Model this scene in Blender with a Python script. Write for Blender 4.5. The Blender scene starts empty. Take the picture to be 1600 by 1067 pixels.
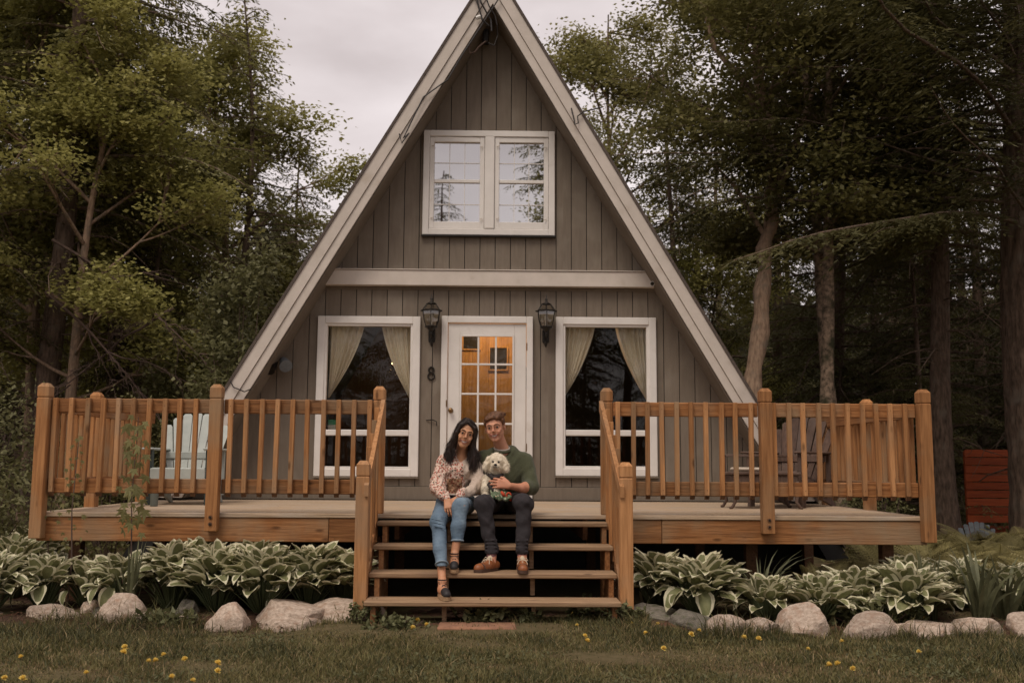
import bpy, bmesh, math, random
import numpy as np
from mathutils import Vector, Matrix, Euler

random.seed(7); rng = np.random.default_rng(11)
sc = bpy.context.scene
COL = sc.collection
rad = math.radians

# ------------------------------------------------------------------ camera
cam_data = bpy.data.cameras.new('camera')
cam = bpy.data.objects.new('camera', cam_data); COL.objects.link(cam)
RW = np.array([[0.9998543364353272, -0.007968108207674534, -0.015093547066954024],
               [-0.01595459406939502, -0.12221219057156585, -0.9923757511163702],
               [0.006062741917020047, 0.9924720095434882, -0.12232151664019518]])
M4 = Matrix([[*RW[0], 0.0], [*RW[1], -8.5], [*RW[2], 1.25], [0, 0, 0, 1]])
cam.matrix_world = M4
cam_data.sensor_width = 36.0; cam_data.lens = 35.0
cam_data.clip_start = 0.1; cam_data.clip_end = 2000
cam_data.dof.use_dof = True; cam_data.dof.focus_distance = 8.3; cam_data.dof.aperture_fstop = 2.8
sc.camera = cam

# ------------------------------------------------------------------ sky and sun (overcast, soft light from the front left)
SUN_EL, SUN_AZ = rad(57), rad(208)          # azimuth measured clockwise from +Y
world = bpy.data.worlds.new('World'); sc.world = world; world.use_nodes = True
wn = world.node_tree; wn.nodes.clear()
def wnode(t, **k):
    n = wn.nodes.new(t)
    for a, b in k.items(): setattr(n, a, b)
    return n
sky = wnode('ShaderNodeTexSky'); sky.sky_type = 'NISHITA'; sky.sun_disc = False
sky.sun_elevation = SUN_EL; sky.sun_rotation = SUN_AZ; sky.air_density = 1.0; sky.dust_density = 3.0
tc = wnode('ShaderNodeTexCoord')
mp = wnode('ShaderNodeMapping'); mp.inputs['Scale'].default_value = (1.2, 1.2, 3.0)
nz = wnode('ShaderNodeTexNoise'); nz.inputs['Scale'].default_value = 2.1; nz.inputs['Detail'].default_value = 7; nz.inputs['Roughness'].default_value = .5
cr = wnode('ShaderNodeValToRGB')
cr.color_ramp.elements[0].position = .34; cr.color_ramp.elements[0].color = (5.0, 4.35, 4.25, 1)
cr.color_ramp.elements[1].position = .66; cr.color_ramp.elements[1].color = (8.2, 7.4, 7.35, 1)
mx = wnode('ShaderNodeMixRGB'); mx.inputs['Fac'].default_value = .93
bg = wnode('ShaderNodeBackground'); bg.inputs['Strength'].default_value = .108
wo = wnode('ShaderNodeOutputWorld')
L = wn.links.new
L(tc.outputs['Generated'], mp.inputs['Vector']); L(mp.outputs[0], nz.inputs['Vector']); L(nz.outputs['Fac'], cr.inputs['Fac'])
L(sky.outputs[0], mx.inputs['Color1']); L(cr.outputs[0], mx.inputs['Color2']); L(mx.outputs[0], bg.inputs['Color']); L(bg.outputs[0], wo.inputs['Surface'])
sd = bpy.data.lights.new('sun', 'SUN'); sd.energy = 1.5; sd.angle = rad(25); sd.color = (1.0, .90, .78)
so = bpy.data.objects.new('sun', sd); COL.objects.link(so)
sdir = Vector((math.sin(SUN_AZ) * math.cos(SUN_EL), math.cos(SUN_AZ) * math.cos(SUN_EL), math.sin(SUN_EL)))
so.rotation_euler = sdir.to_track_quat('Z', 'Y').to_euler(); so.location = sdir * 40
sc.render.engine = 'CYCLES'
sc.view_settings.view_transform = 'Standard'; sc.view_settings.look = 'None'
sc.view_settings.exposure = 0.22; sc.view_settings.gamma = 1.0; sc.view_settings.use_curve_mapping = False
sc.cycles.transparent_max_bounces = 16; sc.cycles.max_bounces = 6
sc.cycles.sample_clamp_indirect = 6

# ------------------------------------------------------------------ materials
MATS = {}
def new_mat(name):
    m = bpy.data.materials.new(name); m.use_nodes = True; MATS[name] = m
    nt = m.node_tree; b = nt.nodes['Principled BSDF']
    return m, nt, b
def C4(c): return (c[0], c[1], c[2], 1)
def surf(name, c1, c2=None, rough=.8, scale=8, detail=5, bump=.0, bscale=None, stretch=(1, 1, 1), rnd=True, metal=0, spec=.5,
         c3=None, s3=2.0, t3=(.55, .75), vary=.12, lo=.35, hi=.68, sheen=0, knots=False):
    """principled surface: two-tone noise, optional third tone in patches, bump, per-object variation"""
    m, nt, b = new_mat(name); N = nt.nodes; L = nt.links.new
    if c2 is None: c2 = tuple(x * .8 for x in c1)
    tcd = N.new('ShaderNodeTexCoord'); oi = N.new('ShaderNodeObjectInfo')
    va = N.new('ShaderNodeVectorMath'); va.operation = 'SCALE'; va.inputs['Scale'].default_value = 37.0 if rnd else 0.0
    cb = N.new('ShaderNodeCombineXYZ')
    for i in range(3): L(oi.outputs['Random'], cb.inputs[i])
    L(cb.outputs[0], va.inputs[0])
    ad = N.new('ShaderNodeVectorMath'); ad.operation = 'ADD'; L(tcd.outputs['Object'], ad.inputs[0]); L(va.outputs[0], ad.inputs[1])
    mpn = N.new('ShaderNodeMapping'); mpn.inputs['Scale'].default_value = stretch; L(ad.outputs[0], mpn.inputs['Vector'])
    n1 = N.new('ShaderNodeTexNoise'); n1.inputs['Scale'].default_value = scale; n1.inputs['Detail'].default_value = detail; n1.inputs['Roughness'].default_value = .6
    L(mpn.outputs[0], n1.inputs['Vector'])
    r = N.new('ShaderNodeValToRGB'); r.color_ramp.elements[0].position = lo; r.color_ramp.elements[1].position = hi
    r.color_ramp.elements[0].color = C4(c1); r.color_ramp.elements[1].color = C4(c2); L(n1.outputs['Fac'], r.inputs['Fac'])
    col = r.outputs[0]
    if c3 is not None:
        n3 = N.new('ShaderNodeTexNoise'); n3.inputs['Scale'].default_value = s3; n3.inputs['Detail'].default_value = 6; L(ad.outputs[0], n3.inputs['Vector'])
        r3 = N.new('ShaderNodeMapRange'); r3.inputs['From Min'].default_value = t3[0]; r3.inputs['From Max'].default_value = t3[1]; L(n3.outputs['Fac'], r3.inputs['Value'])
        m3 = N.new('ShaderNodeMixRGB'); L(r3.outputs[0], m3.inputs['Fac']); L(col, m3.inputs['Color1']); m3.inputs['Color2'].default_value = C4(c3); col = m3.outputs[0]
    if knots:
        mk_ = N.new('ShaderNodeMapping'); mk_.inputs['Scale'].default_value = tuple(3.2 if q < 5 else 9 for q in stretch); L(ad.outputs[0], mk_.inputs['Vector'])
        vk = N.new('ShaderNodeTexVoronoi'); vk.inputs['Scale'].default_value = 1.0; L(mk_.outputs[0], vk.inputs['Vector'])
        rk = N.new('ShaderNodeMapRange'); rk.inputs['From Min'].default_value = .06; rk.inputs['From Max'].default_value = .16; rk.inputs['To Min'].default_value = .75; rk.inputs['To Max'].default_value = 0; L(vk.outputs['Distance'], rk.inputs['Value'])
        m4 = N.new('ShaderNodeMixRGB'); L(rk.outputs[0], m4.inputs['Fac']); L(col, m4.inputs['Color1']); m4.inputs['Color2'].default_value = C4(tuple(x * .35 for x in c2)); col = m4.outputs[0]
    if vary:
        h = N.new('ShaderNodeHueSaturation'); mr = N.new('ShaderNodeMapRange'); L(oi.outputs['Random'], mr.inputs['Value'])
        mr.inputs['To Min'].default_value = 1 - vary; mr.inputs['To Max'].default_value = 1 + vary; L(mr.outputs[0], h.inputs['Value']); L(col, h.inputs['Color']); col = h.outputs[0]
    L(col, b.inputs['Base Color']); b.inputs['Roughness'].default_value = rough; b.inputs['Metallic'].default_value = metal
    b.inputs['Specular IOR Level'].default_value = spec
    if sheen: b.inputs['Sheen Weight'].default_value = sheen
    if bump:
        bn = N.new('ShaderNodeBump'); bn.inputs['Strength'].default_value = bump; bn.inputs['Distance'].default_value = .02
        if bscale:
            n2 = N.new('ShaderNodeTexNoise'); n2.inputs['Scale'].default_value = bscale; n2.inputs['Detail'].default_value = 6; L(mpn.outputs[0], n2.inputs['Vector']); L(n2.outputs['Fac'], bn.inputs['Height'])
        else: L(n1.outputs['Fac'], bn.inputs['Height'])
        L(bn.outputs[0], b.inputs['Normal'])
    return m
def wood(name, c1, c2, axis='x', rough=.75, c3=None, vary=.2, spec=.25, t3=(.47, .72)):
    st = {'x': (1.2, 22, 22), 'y': (22, 1.2, 22), 'z': (22, 22, 1.2)}[axis]
    return surf(name, c1, c2, rough=rough, scale=2.2, detail=7, bump=.4, stretch=st, vary=vary, c3=c3, s3=2.3, t3=t3, spec=spec, lo=.34, hi=.64, knots=name.startswith(('cedar', 'tread')))
CED1, CED2, CED3 = (.36, .160, .058), (.185, .075, .026), (.27, .175, .10)
for ax in 'xy': wood('cedar_' + ax, CED1, CED2, ax, c3=CED3)
wood('cedar_z', (.46, .215, .082), (.27, .118, .042), 'z', c3=(.33, .21, .115))
wood('cedar_light_z', (.54, .27, .115), (.34, .16, .062), 'z', c3=(.32, .20, .115))
wood('cedar_end', (.20, .10, .05), (.13, .065, .035), 'y')
wood('tread_wood', (.36, .235, .135), (.23, .14, .08), 'x', c3=(.20, .13, .085), t3=(.5, .8))
wood('deck_wood', (.50, .375, .255), (.36, .255, .165), 'x', c3=(.40, .33, .26), vary=.07)
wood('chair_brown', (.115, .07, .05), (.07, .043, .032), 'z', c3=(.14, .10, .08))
wood('orange_slat', (.36, .075, .022), (.24, .05, .018), 'x')
wood('pine_panel', (.60, .36, .15), (.42, .23, .09), 'z', vary=.08)
surf('siding_grey', (.188, .152, .117), (.158, .127, .097), rough=.75, scale=3, bump=.12, bscale=16, stretch=(8, 8, 1), c3=(.23, .195, .155), s3=2.2, t3=(.52, .8), vary=.05, spec=.25)
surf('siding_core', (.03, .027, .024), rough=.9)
surf('white_paint', (.74, .70, .655), (.66, .62, .575), rough=.5, scale=3, bump=.06, bscale=20, c3=(.55, .49, .43), s3=5, t3=(.66, .85), vary=.03, spec=.3)
surf('cream_paint', (.60, .53, .465), (.52, .46, .40), rough=.55, scale=4, bump=.06, bscale=14, c3=(.45, .37, .29), s3=4, t3=(.60, .9), vary=.05, spec=.3)
surf('roof_shingle', (.10, .075, .06), (.055, .042, .035), rough=.9, scale=30, bump=.3)
surf('foundation', (.05, .045, .04), rough=.95, scale=10, bump=.2)
surf('black_metal', (.022, .019, .017), (.04, .034, .028), rough=.42, scale=20, metal=.6, vary=0)
surf('wire', (.025, .02, .018), rough=.6)
surf('white_plastic', (.62, .60, .56), rough=.4)
surf('brass', (.22, .13, .06), rough=.35, metal=.9)
surf('curtain', (.86, .77, .65), (.78, .69, .57), rough=.9, scale=60, sheen=.2)
surf('chair_paint', (.44, .47, .43), (.36, .39, .36), rough=.6, scale=8, bump=.08, vary=.05)
surf('grey_chair', (.16, .175, .185), (.10, .11, .12), rough=.8, scale=10, bump=.1)
surf('dark_leg', (.035, .05, .045), rough=.6)
surf('cloth_cream', (.50, .42, .33), rough=.9, bump=.1, scale=40)
surf('soil', (.085, .05, .034), (.045, .028, .02), rough=1, scale=25, detail=8, bump=.5, c3=(.15, .075, .045), s3=6, t3=(.5, .7), spec=.1)
surf('ground_mat', (.085, .070, .034), (.13, .10, .055), rough=1, scale=14, detail=8, bump=.5, c3=(.10, .062, .036), s3=1.2, t3=(.52, .72), vary=0, rnd=False, spec=.1)
surf('stone', (.56, .45, .36), (.31, .235, .18), rough=.9, scale=9, detail=9, bump=.55, bscale=30, c3=(.33, .215, .15), s3=3.5, t3=(.50, .74), vary=.2, spec=.2)
surf('stone_grey', (.24, .21, .17), (.14, .125, .10), rough=.9, scale=9, detail=9, bump=.5, bscale=30, c3=(.10, .105, .06), s3=4, t3=(.5, .72), vary=.12, spec=.2)
surf('paver', (.30, .15, .085), (.20, .10, .06), rough=.95, scale=14, detail=8, bump=.3)
surf('bark_dark', (.21, .145, .105), (.07, .049, .036), rough=.95, scale=9, detail=8, bump=.7, stretch=(3, 3, .7), c3=(.19, .155, .12), s3=4, t3=(.55, .75), vary=.1, spec=.15)
surf('bark_light', (.42, .29, .20), (.19, .125, .085), rough=.95, scale=12, detail=9, bump=.7, stretch=(2.5, 2.5, .7), c3=(.20, .16, .12), s3=5, t3=(.5, .7), vary=.08, spec=.15)
surf('bark_mossy', (.46, .33, .23), (.07, .053, .038), rough=.95, scale=16, detail=9, bump=.7, c3=(.055, .055, .03), s3=3, t3=(.5, .65), vary=.08, spec=.15)
surf('twig', (.13, .085, .062), (.08, .05, .04), rough=.9, scale=10)
surf('can', (.14, .16, .14), rough=.5)

def leaf_mat(name, c1, c2, scale=1.3, trans=.35, rough=.55, vary=.15, spec=.3):
    """leaf colour varies clump by clump and per tree; thin leaves let light through"""
    m, nt, b = new_mat(name); N = nt.nodes; L = nt.links.new
    g = N.new('ShaderNodeTexCoord'); oi = N.new('ShaderNodeObjectInfo')
    n1 = N.new('ShaderNodeTexNoise'); n1.inputs['Scale'].default_value = scale; n1.inputs['Detail'].default_value = 8; n1.inputs['Roughness'].default_value = .75; L(g.outputs['Object'], n1.inputs['Vector'])
    r = N.new('ShaderNodeValToRGB'); r.color_ramp.elements[0].position = .38; r.color_ramp.elements[1].position = .62
    r.color_ramp.elements[0].color = C4(c1); r.color_ramp.elements[1].color = C4(c2); L(n1.outputs['Fac'], r.inputs['Fac'])
    h = N.new('ShaderNodeHueSaturation'); mr = N.new('ShaderNodeMapRange'); L(oi.outputs['Random'], mr.inputs['Value'])
    mr.inputs['To Min'].default_value = 1 - vary; mr.inputs['To Max'].default_value = 1 + vary; L(mr.outputs[0], h.inputs['Value']); L(r.outputs[0], h.inputs['Color'])
    L(h.outputs[0], b.inputs['Base Color']); b.inputs['Roughness'].default_value = rough; b.inputs['Specular IOR Level'].default_value = spec
    t = N.new('ShaderNodeBsdfTranslucent'); L(h.outputs[0], t.inputs['Color'])
    mix = N.new('ShaderNodeMixShader'); mix.inputs[0].default_value = trans; L(b.outputs[0], mix.inputs[1]); L(t.outputs[0], mix.inputs[2])
    L(mix.outputs[0], N['Material Output'].inputs['Surface'])
    return m
leaf_mat('hemlock_leaf', (.095, .092, .032), (.22, .20, .078))
leaf_mat('hemlock_dark', (.055, .053, .020), (.13, .118, .046))
leaf_mat('maple_leaf', (.26, .25, .07), (.46, .42, .15), trans=.45)
leaf_mat('shrub_leaf', (.13, .13, .05), (.25, .235, .11), scale=5, trans=.4)
leaf_mat('beech_leaf', (.14, .13, .042), (.30, .27, .10), trans=.45)
leaf_mat('hosta_green', (.17, .18, .080), (.26, .26, .125), scale=20, trans=.25, vary=.2)
leaf_mat('hosta_cream', (.80, .74, .53), (.68, .64, .44), scale=30, trans=.3, vary=.1)
leaf_mat('hosta_stem', (.11, .13, .06), (.07, .085, .04), trans=.1)
leaf_mat('sapling_leaf', (.22, .21, .085), (.36, .34, .16), scale=12, trans=.4)
leaf_mat('fern_leaf', (.19, .165, .065), (.30, .255, .11), scale=6, trans=.4, vary=.4)
leaf_mat('iris_leaf', (.09, .095, .048), (.15, .15, .078), scale=10, trans=.2, vary=.2)
leaf_mat('grass_blade', (.115, .108, .038), (.27, .235, .10), scale=2.2, trans=.35, vary=0)
leaf_mat('grass_dry', (.26, .19, .09), (.36, .26, .14), scale=3, trans=.2, vary=0)
leaf_mat('grass_dark', (.045, .048, .020), (.09, .09, .038), scale=3, trans=.3, vary=0)
leaf_mat('weed_leaf', (.10, .105, .045), (.18, .18, .085), scale=20, trans=.3)
leaf_mat('dandelion_petal', (.95, .78, .26), (.90, .66, .16), scale=60, trans=.3, vary=.05)

def glass_mat(name, tint=(1, 1, 1), ior=1.5, base=.02):
    m = bpy.data.materials.new(name); m.use_nodes = True; MATS[name] = m; nt = m.node_tree; N = nt.nodes; L = nt.links.new
    N.remove(N['Principled BSDF'])
    tr = N.new('ShaderNodeBsdfTransparent'); tr.inputs['Color'].default_value = C4(tint)
    gl = N.new('ShaderNodeBsdfGlossy'); gl.inputs['Roughness'].default_value = .012
    fr = N.new('ShaderNodeFresnel'); fr.inputs['IOR'].default_value = ior
    nz = N.new('ShaderNodeTexNoise'); nz.inputs['Scale'].default_value = 1.6; tcd = N.new('ShaderNodeTexCoord'); L(tcd.outputs['Object'], nz.inputs['Vector'])
    bp = N.new('ShaderNodeBump'); bp.inputs['Strength'].default_value = .012; bp.inputs['Distance'].default_value = .05; L(nz.outputs['Fac'], bp.inputs['Height'])
    L(bp.outputs[0], gl.inputs['Normal'])
    ma = N.new('ShaderNodeMath'); ma.operation = 'MULTIPLY_ADD'; ma.inputs[1].default_value = .6; ma.inputs[2].default_value = base; L(fr.outputs[0], ma.inputs[0])
    mi = N.new('ShaderNodeMixShader'); L(ma.outputs[0], mi.inputs[0]); L(tr.outputs[0], mi.inputs[1]); L(gl.outputs[0], mi.inputs[2])
    L(mi.outputs[0], N['Material Output'].inputs['Surface'])
    return m
glass_mat('window_glass', (.93, .93, .90), 1.5, .0)
glass_mat('coated_glass', (.12, .12, .12), 1.9, .62)
glass_mat('lamp_glass', (.92, .90, .86), 1.5, .14)
def emis(name, c, s):
    m, nt, b = new_mat(name); b.inputs['Emission Color'].default_value = C4(c); b.inputs['Emission Strength'].default_value = s; b.inputs['Base Color'].default_value = C4(c); return m
emis('bulb_on', (1, .62, .28), 6)

# ------------------------------------------------------------------ mesh helpers
ORG = {}
class MB:
    """collects faces and builds one mesh"""
    def __init__(s): s.v = []; s.f = []; s.mi = []; s.n = 0
    def add(s, V, F, mi=0):
        V = [tuple(map(float, p)) for p in V]; s.v += V
        for f in F: s.f.append(tuple(i + s.n for i in f)); s.mi.append(mi)
        s.n += len(V); return s
    def box(s, x0, x1, y0, y1, z0, z1, b=.004, mi=0):
        b = min(b, .45 * (x1 - x0), .45 * (y1 - y0), .45 * (z1 - z0))
        if b <= 0:
            V = [(x, y, z) for x in (x0, x1) for y in (y0, y1) for z in (z0, z1)]
            F = [(0, 1, 3, 2), (4, 6, 7, 5), (0, 4, 5, 1), (2, 3, 7, 6), (0, 2, 6, 4), (1, 5, 7, 3)]
            return s.add(V, F, mi)
        X, Y, Z = (x0, x1), (y0, y1), (z0, z1); V = []; idx = {}
        for i in (0, 1):
            for j in (0, 1):
                for k in (0, 1):
                    sx, sy, sz = (1, -1)[i], (1, -1)[j], (1, -1)[k]
                    for a in range(3):
                        p = [X[i] + sx * b, Y[j] + sy * b, Z[k] + sz * b]; p[a] = (X[i], Y[j], Z[k])[a]
                        idx[(i, j, k, a)] = len(V); V.append(tuple(p))
        g = lambda i, j, k, a: idx[(i, j, k, a)]
        F = []
        for i in (0, 1): F.append([g(i, 0, 0, 0), g(i, 1, 0, 0), g(i, 1, 1, 0), g(i, 0, 1, 0)])
        for j in (0, 1): F.append([g(0, j, 0, 1), g(1, j, 0, 1), g(1, j, 1, 1), g(0, j, 1, 1)])
        for k in (0, 1): F.append([g(0, 0, k, 2), g(1, 0, k, 2), g(1, 1, k, 2), g(0, 1, k, 2)])
        for i in (0, 1):
            for j in (0, 1): F.append([g(i, j, 0, 0), g(i, j, 1, 0), g(i, j, 1, 1), g(i, j, 0, 1)])
            for k in (0, 1): F.append([g(i, 0, k, 0), g(i, 1, k, 0), g(i, 1, k, 2), g(i, 0, k, 2)])
        for j in (0, 1):
            for k in (0, 1): F.append([g(0, j, k, 1), g(1, j, k, 1), g(1, j, k, 2), g(0, j, k, 2)])
        for i in (0, 1):
            for j in (0, 1):
                for k in (0, 1): F.append([g(i, j, k, 0), g(i, j, k, 1), g(i, j, k, 2)])
        return s.add(V, F, mi)
    def prism(s, poly, y0, y1, mi=0):
        """polygon in xz pulled through y"""
        n = len(poly); V = [(x, y0, z) for x, z in poly] + [(x, y1, z) for x, z in poly]
        F = [tuple(range(n)), tuple(range(2 * n - 1, n - 1, -1))] + [(i, i + n, (i + 1) % n + n, (i + 1) % n) for i in range(n)]
        return s.add(V, F, mi)
    def poly_z(s, poly, z0, z1, mi=0):
        n = len(poly); V = [(x, y, z0) for x, y in poly] + [(x, y, z1) for x, y in poly]
        F = [tuple(range(n)), tuple(range(2 * n - 1, n - 1, -1))] + [(i, i + n, (i + 1) % n + n, (i + 1) % n) for i in range(n)]
        return s.add(V, F, mi)
    def tube(s, pts, r, n=8, mi=0, cap=True):
        pts = [Vector(p) for p in pts]; m = len(pts)
        if not hasattr(r, '__len__'): r = [r] * m
        V = []; up = None
        for i, p in enumerate(pts):
            d = (pts[min(i + 1, m - 1)] - pts[max(i - 1, 0)])
            if d.length < 1e-9: d = Vector((0, 0, 1))
            d.normalize()
            if up is None: up = d.orthogonal().normalized()
            up = (up - d * up.dot(d))
            up = up.normalized() if up.length > 1e-6 else d.orthogonal().normalized()
            w = d.cross(up)
            for k in range(n):
                a = 2 * math.pi * k / n; V.append(p + (up * math.cos(a) + w * math.sin(a)) * r[i])
        F = [(i * n + k, i * n + (k + 1) % n, (i + 1) * n + (k + 1) % n, (i + 1) * n + k) for i in range(m - 1) for k in range(n)]
        if cap: F += [tuple(range(n))[::-1], tuple(range((m - 1) * n, m * n))]
        return s.add(V, F, mi)
    def lathe(s, prof, c=(0, 0, 0), n=16, mi=0):
        V = []; 
        for r, z in prof:
            for k in range(n):
                a = 2 * math.pi * k / n; V.append((c[0] + r * math.cos(a), c[1] + r * math.sin(a), c[2] + z))
        m = len(prof)
        F = [(i * n + k, i * n + (k + 1) % n, (i + 1) * n + (k + 1) % n, (i + 1) * n + k) for i in range(m - 1) for k in range(n)]
        F += [tuple(range(n))[::-1], tuple(range((m - 1) * n, m * n))]
        return s.add(V, F, mi)
    def build(s, name, mats, parent=None, org=None, smooth=False, recalc=True, xf=None):
        o0 = Vector(org) if org is not None else (ORG[parent.name] if parent is not None else Vector((0, 0, 0)))
        me = bpy.data.meshes.new(name)
        V = s.v if xf is None else [tuple(xf @ Vector(p)) for p in s.v]
        me.from_pydata([(a - o0.x, b - o0.y, c - o0.z) for a, b, c in V], [], s.f)
        if isinstance(mats, str): mats = [mats]
        for mname in mats: me.materials.append(MATS[mname])
        me.polygons.foreach_set('material_index', s.mi)
        if recalc:
            bm = bmesh.new(); bm.from_mesh(me); bmesh.ops.recalc_face_normals(bm, faces=bm.faces); bm.to_mesh(me); bm.free()
        if smooth: me.polygons.foreach_set('use_smooth', [True] * len(me.polygons))
        me.update()
        o = bpy.data.objects.new(name, me); COL.objects.link(o)
        if parent is not None: o.parent = parent; o.location = (0, 0, 0) if org is None else o0 - ORG[parent.name]
        else: o.location = o0
        ORG[o.name] = o0.copy()
        return o
def np_mesh(name, V, F, mats, mi=None, smooth=False, parent=None, org=(0, 0, 0), link=True):
    """mesh from arrays: F an (n,k) index array or a list of those"""
    if not isinstance(F, list): F = [F]
    V = np.asarray(V, np.float32) - np.asarray(org, np.float32)
    me = bpy.data.meshes.new(name)
    me.vertices.add(len(V)); me.vertices.foreach_set('co', V.ravel())
    li = np.concatenate([f.ravel() for f in F]).astype(np.int32)
    sizes = np.concatenate([np.full(len(f), f.shape[1], np.int32) for f in F])
    st = np.concatenate([[0], np.cumsum(sizes)[:-1]]).astype(np.int32)
    me.loops.add(len(li)); me.loops.foreach_set('vertex_index', li)
    me.polygons.add(len(sizes)); me.polygons.foreach_set('loop_start', st)
    if isinstance(mats, str): mats = [mats]
    for mname in mats: me.materials.append(MATS[mname])
    if mi is not None: me.polygons.foreach_set('material_index', np.asarray(mi, np.int32))
    if smooth: me.polygons.foreach_set('use_smooth', np.ones(len(sizes), bool))
    me.update(calc_edges=True)
    if not link: return me
    o = bpy.data.objects.new(name, me); COL.objects.link(o); ORG[o.name] = Vector(org)
    if parent is not None: o.parent = parent; o.location = Vector(org) - ORG[parent.name]
    else: o.location = org
    return o
def empty(name, loc, label, cat, group=None):
    o = bpy.data.objects.new(name, None); COL.objects.link(o); o.location = loc; o.empty_display_size = .1
    ORG[o.name] = Vector(loc); return tag(o, label, cat, group)
def tag(o, label=None, cat=None, group=None, kind=None):
    if label: o['label'] = label
    if cat: o['category'] = cat
    if group: o['group'] = group
    if kind: o['kind'] = kind
    return o
def child(name, me, parent, loc=(0, 0, 0), rot=(0, 0, 0), scale=(1, 1, 1)):
    o = bpy.data.objects.new(name, me); COL.objects.link(o); o.parent = parent; o.location = loc; o.rotation_euler = rot; o.scale = scale
    return o
def copy_tree(o, parent=None):
    c = o.copy(); COL.objects.link(c); c.parent = parent
    for ch in list(o.children): copy_tree(ch, c)
    return c
def snoise(P, f, seed=0):
    """cheap smooth noise in -1..1 on an (n,3) array"""
    r = np.random.default_rng(seed); out = np.zeros(P.shape[0])
    for _ in range(5):
        k = r.normal(size=3) * f; out += np.sin(P @ k + r.uniform(0, 6.28)) 
    return out / 5 * 1.4

def unit(n): v = rng.normal(size=(n, 3)); return v / np.linalg.norm(v, axis=1, keepdims=True)

def gz(x, y):
    """the ground rises a little in front of the steps"""
    return .065 * np.clip((y + 1.45) / .45, 0, 1) * np.clip((1.55 - np.abs(x)) / .3, 0, 1)
# ------------------------------------------------------------------ ground
def ground():
    xs = np.concatenate([np.linspace(-300, -14, 12), np.linspace(-12, 12, 100), np.linspace(14, 300, 12)])
    ys = np.concatenate([np.linspace(-300, -12, 10), np.linspace(-9, 3, 70), np.linspace(4, 40, 30), np.linspace(60, 400, 8)])
    X, Y = np.meshgrid(xs, ys, indexing='ij'); P = np.stack([X.ravel(), Y.ravel(), 0 * X.ravel()], 1)
    near = (np.abs(P[:, 0]) < 13) & (P[:, 1] > -10) & (P[:, 1] < 40)
    P[:, 2] = np.where(near, .012 * snoise(P, 3, 1) + .02 * snoise(P, .8, 2), 0) - .005
    # planted beds left and right of the steps are slightly raised
    bed = np.clip((P[:, 1] + .85) / .5, 0, 1) * np.clip((np.abs(P[:, 0]) - 1.2) / .3, 0, 1) * np.clip((1.6 - P[:, 1]) / .8, 0, 1)
    P[:, 2] += .07 * bed + np.where(near, gz(P[:, 0], P[:, 1]), 0)
    nx, ny = len(xs), len(ys); I = np.arange(nx * ny).reshape(nx, ny)
    F = np.stack([I[:-1, :-1].ravel(), I[1:, :-1].ravel(), I[1:, 1:].ravel(), I[:-1, 1:].ravel()], 1)
    o = np_mesh('ground', P, F, 'ground_mat', smooth=True); tag(o, kind='structure')
ground()

# ------------------------------------------------------------------ A-frame house
AX, AZ, SL = -.082, 7.112, 1.705           # ridge x, outer ridge z, roof slope
TH = .436                                 # vertical thickness of the roof at the rake
def zroof(x, d=0): return AZ - d - SL * abs(x - AX)
WY = 3.2
house = empty('cabin', (AX, WY, .3), 'tall grey A-frame cabin with pale rake boards and white trimmed windows behind the deck', 'house')
openings = [(-2.03, -.99, 1.19, 2.89), (.785, 1.80, 1.21, 2.90), (-.605, .375, .83, 2.925), (-.83, .61, 4.03, 5.19)]
xcuts = sorted({o[0] for o in openings} | {o[1] for o in openings})
def wall_pieces(x0, x1, zb=.35):
    """solid polygons of the gable wall between x0 and x1"""
    m = .5 * (x0 + x1); zt = lambda x: zroof(x, TH - .03)
    holes = sorted([(o[2], o[3]) for o in openings if o[0] < m < o[1]])
    z = zb; out = []
    for a, b in holes:
        if a - z > .02: out.append([(x0, z), (x1, z), (x1, a), (x0, a)])
        z = b
    if x0 < AX < x1: out.append([(x0, z), (x1, z), (x1, zt(x1)), (AX, zt(AX)), (x0, zt(x0))])
    elif max(zt(x0), zt(x1)) > z + .02: out.append([(x0, z), (x1, z), (x1, max(zt(x1), z + .01)), (x0, max(zt(x0), z + .01))])
    return out
edges = [-3.68 + .1825 * i for i in range(41)]
core = MB()
for a, b in zip([-3.7] + xcuts, xcuts + [3.5]):
    sub = [a] + [e for e in (AX,) if a < e < b] + [b]
    for p, q in zip(sub[:-1], sub[1:]):
        for poly in wall_pieces(p, q): core.prism(poly, WY + .022, WY + .12)
core.build('wall_core', 'siding_core', house)
for e0, e1 in zip(edges[:-1], edges[1:]):
    cuts = [e0] + [c for c in xcuts if e0 + .01 < c < e1 - .01] + [e1]
    for i, (p, q) in enumerate(zip(cuts[:-1], cuts[1:])):
        p2 = p + (.0045 if i == 0 else 0); q2 = q - (.0045 if i == len(cuts) - 2 else 0)
        polys = wall_pieces(p2, q2, .99)
        for poly in polys:
            if max(z for x, z in poly) < 1.05: continue
            MB().prism(poly, WY, WY + .02).build('siding_board', 'siding_grey', house)
MB().box(-3.7, -.665, WY - .025, WY + .018, .835, .985).build('base_board', 'siding_grey', house)
MB().box(.435, 3.5, WY - .025, WY + .018, .835, .985).build('base_board', 'siding_grey', house)
MB().box(-3.75, 3.6, WY + .14, WY + .3, -.1, .78, 0).build('foundation_wall', 'foundation', house)
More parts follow.
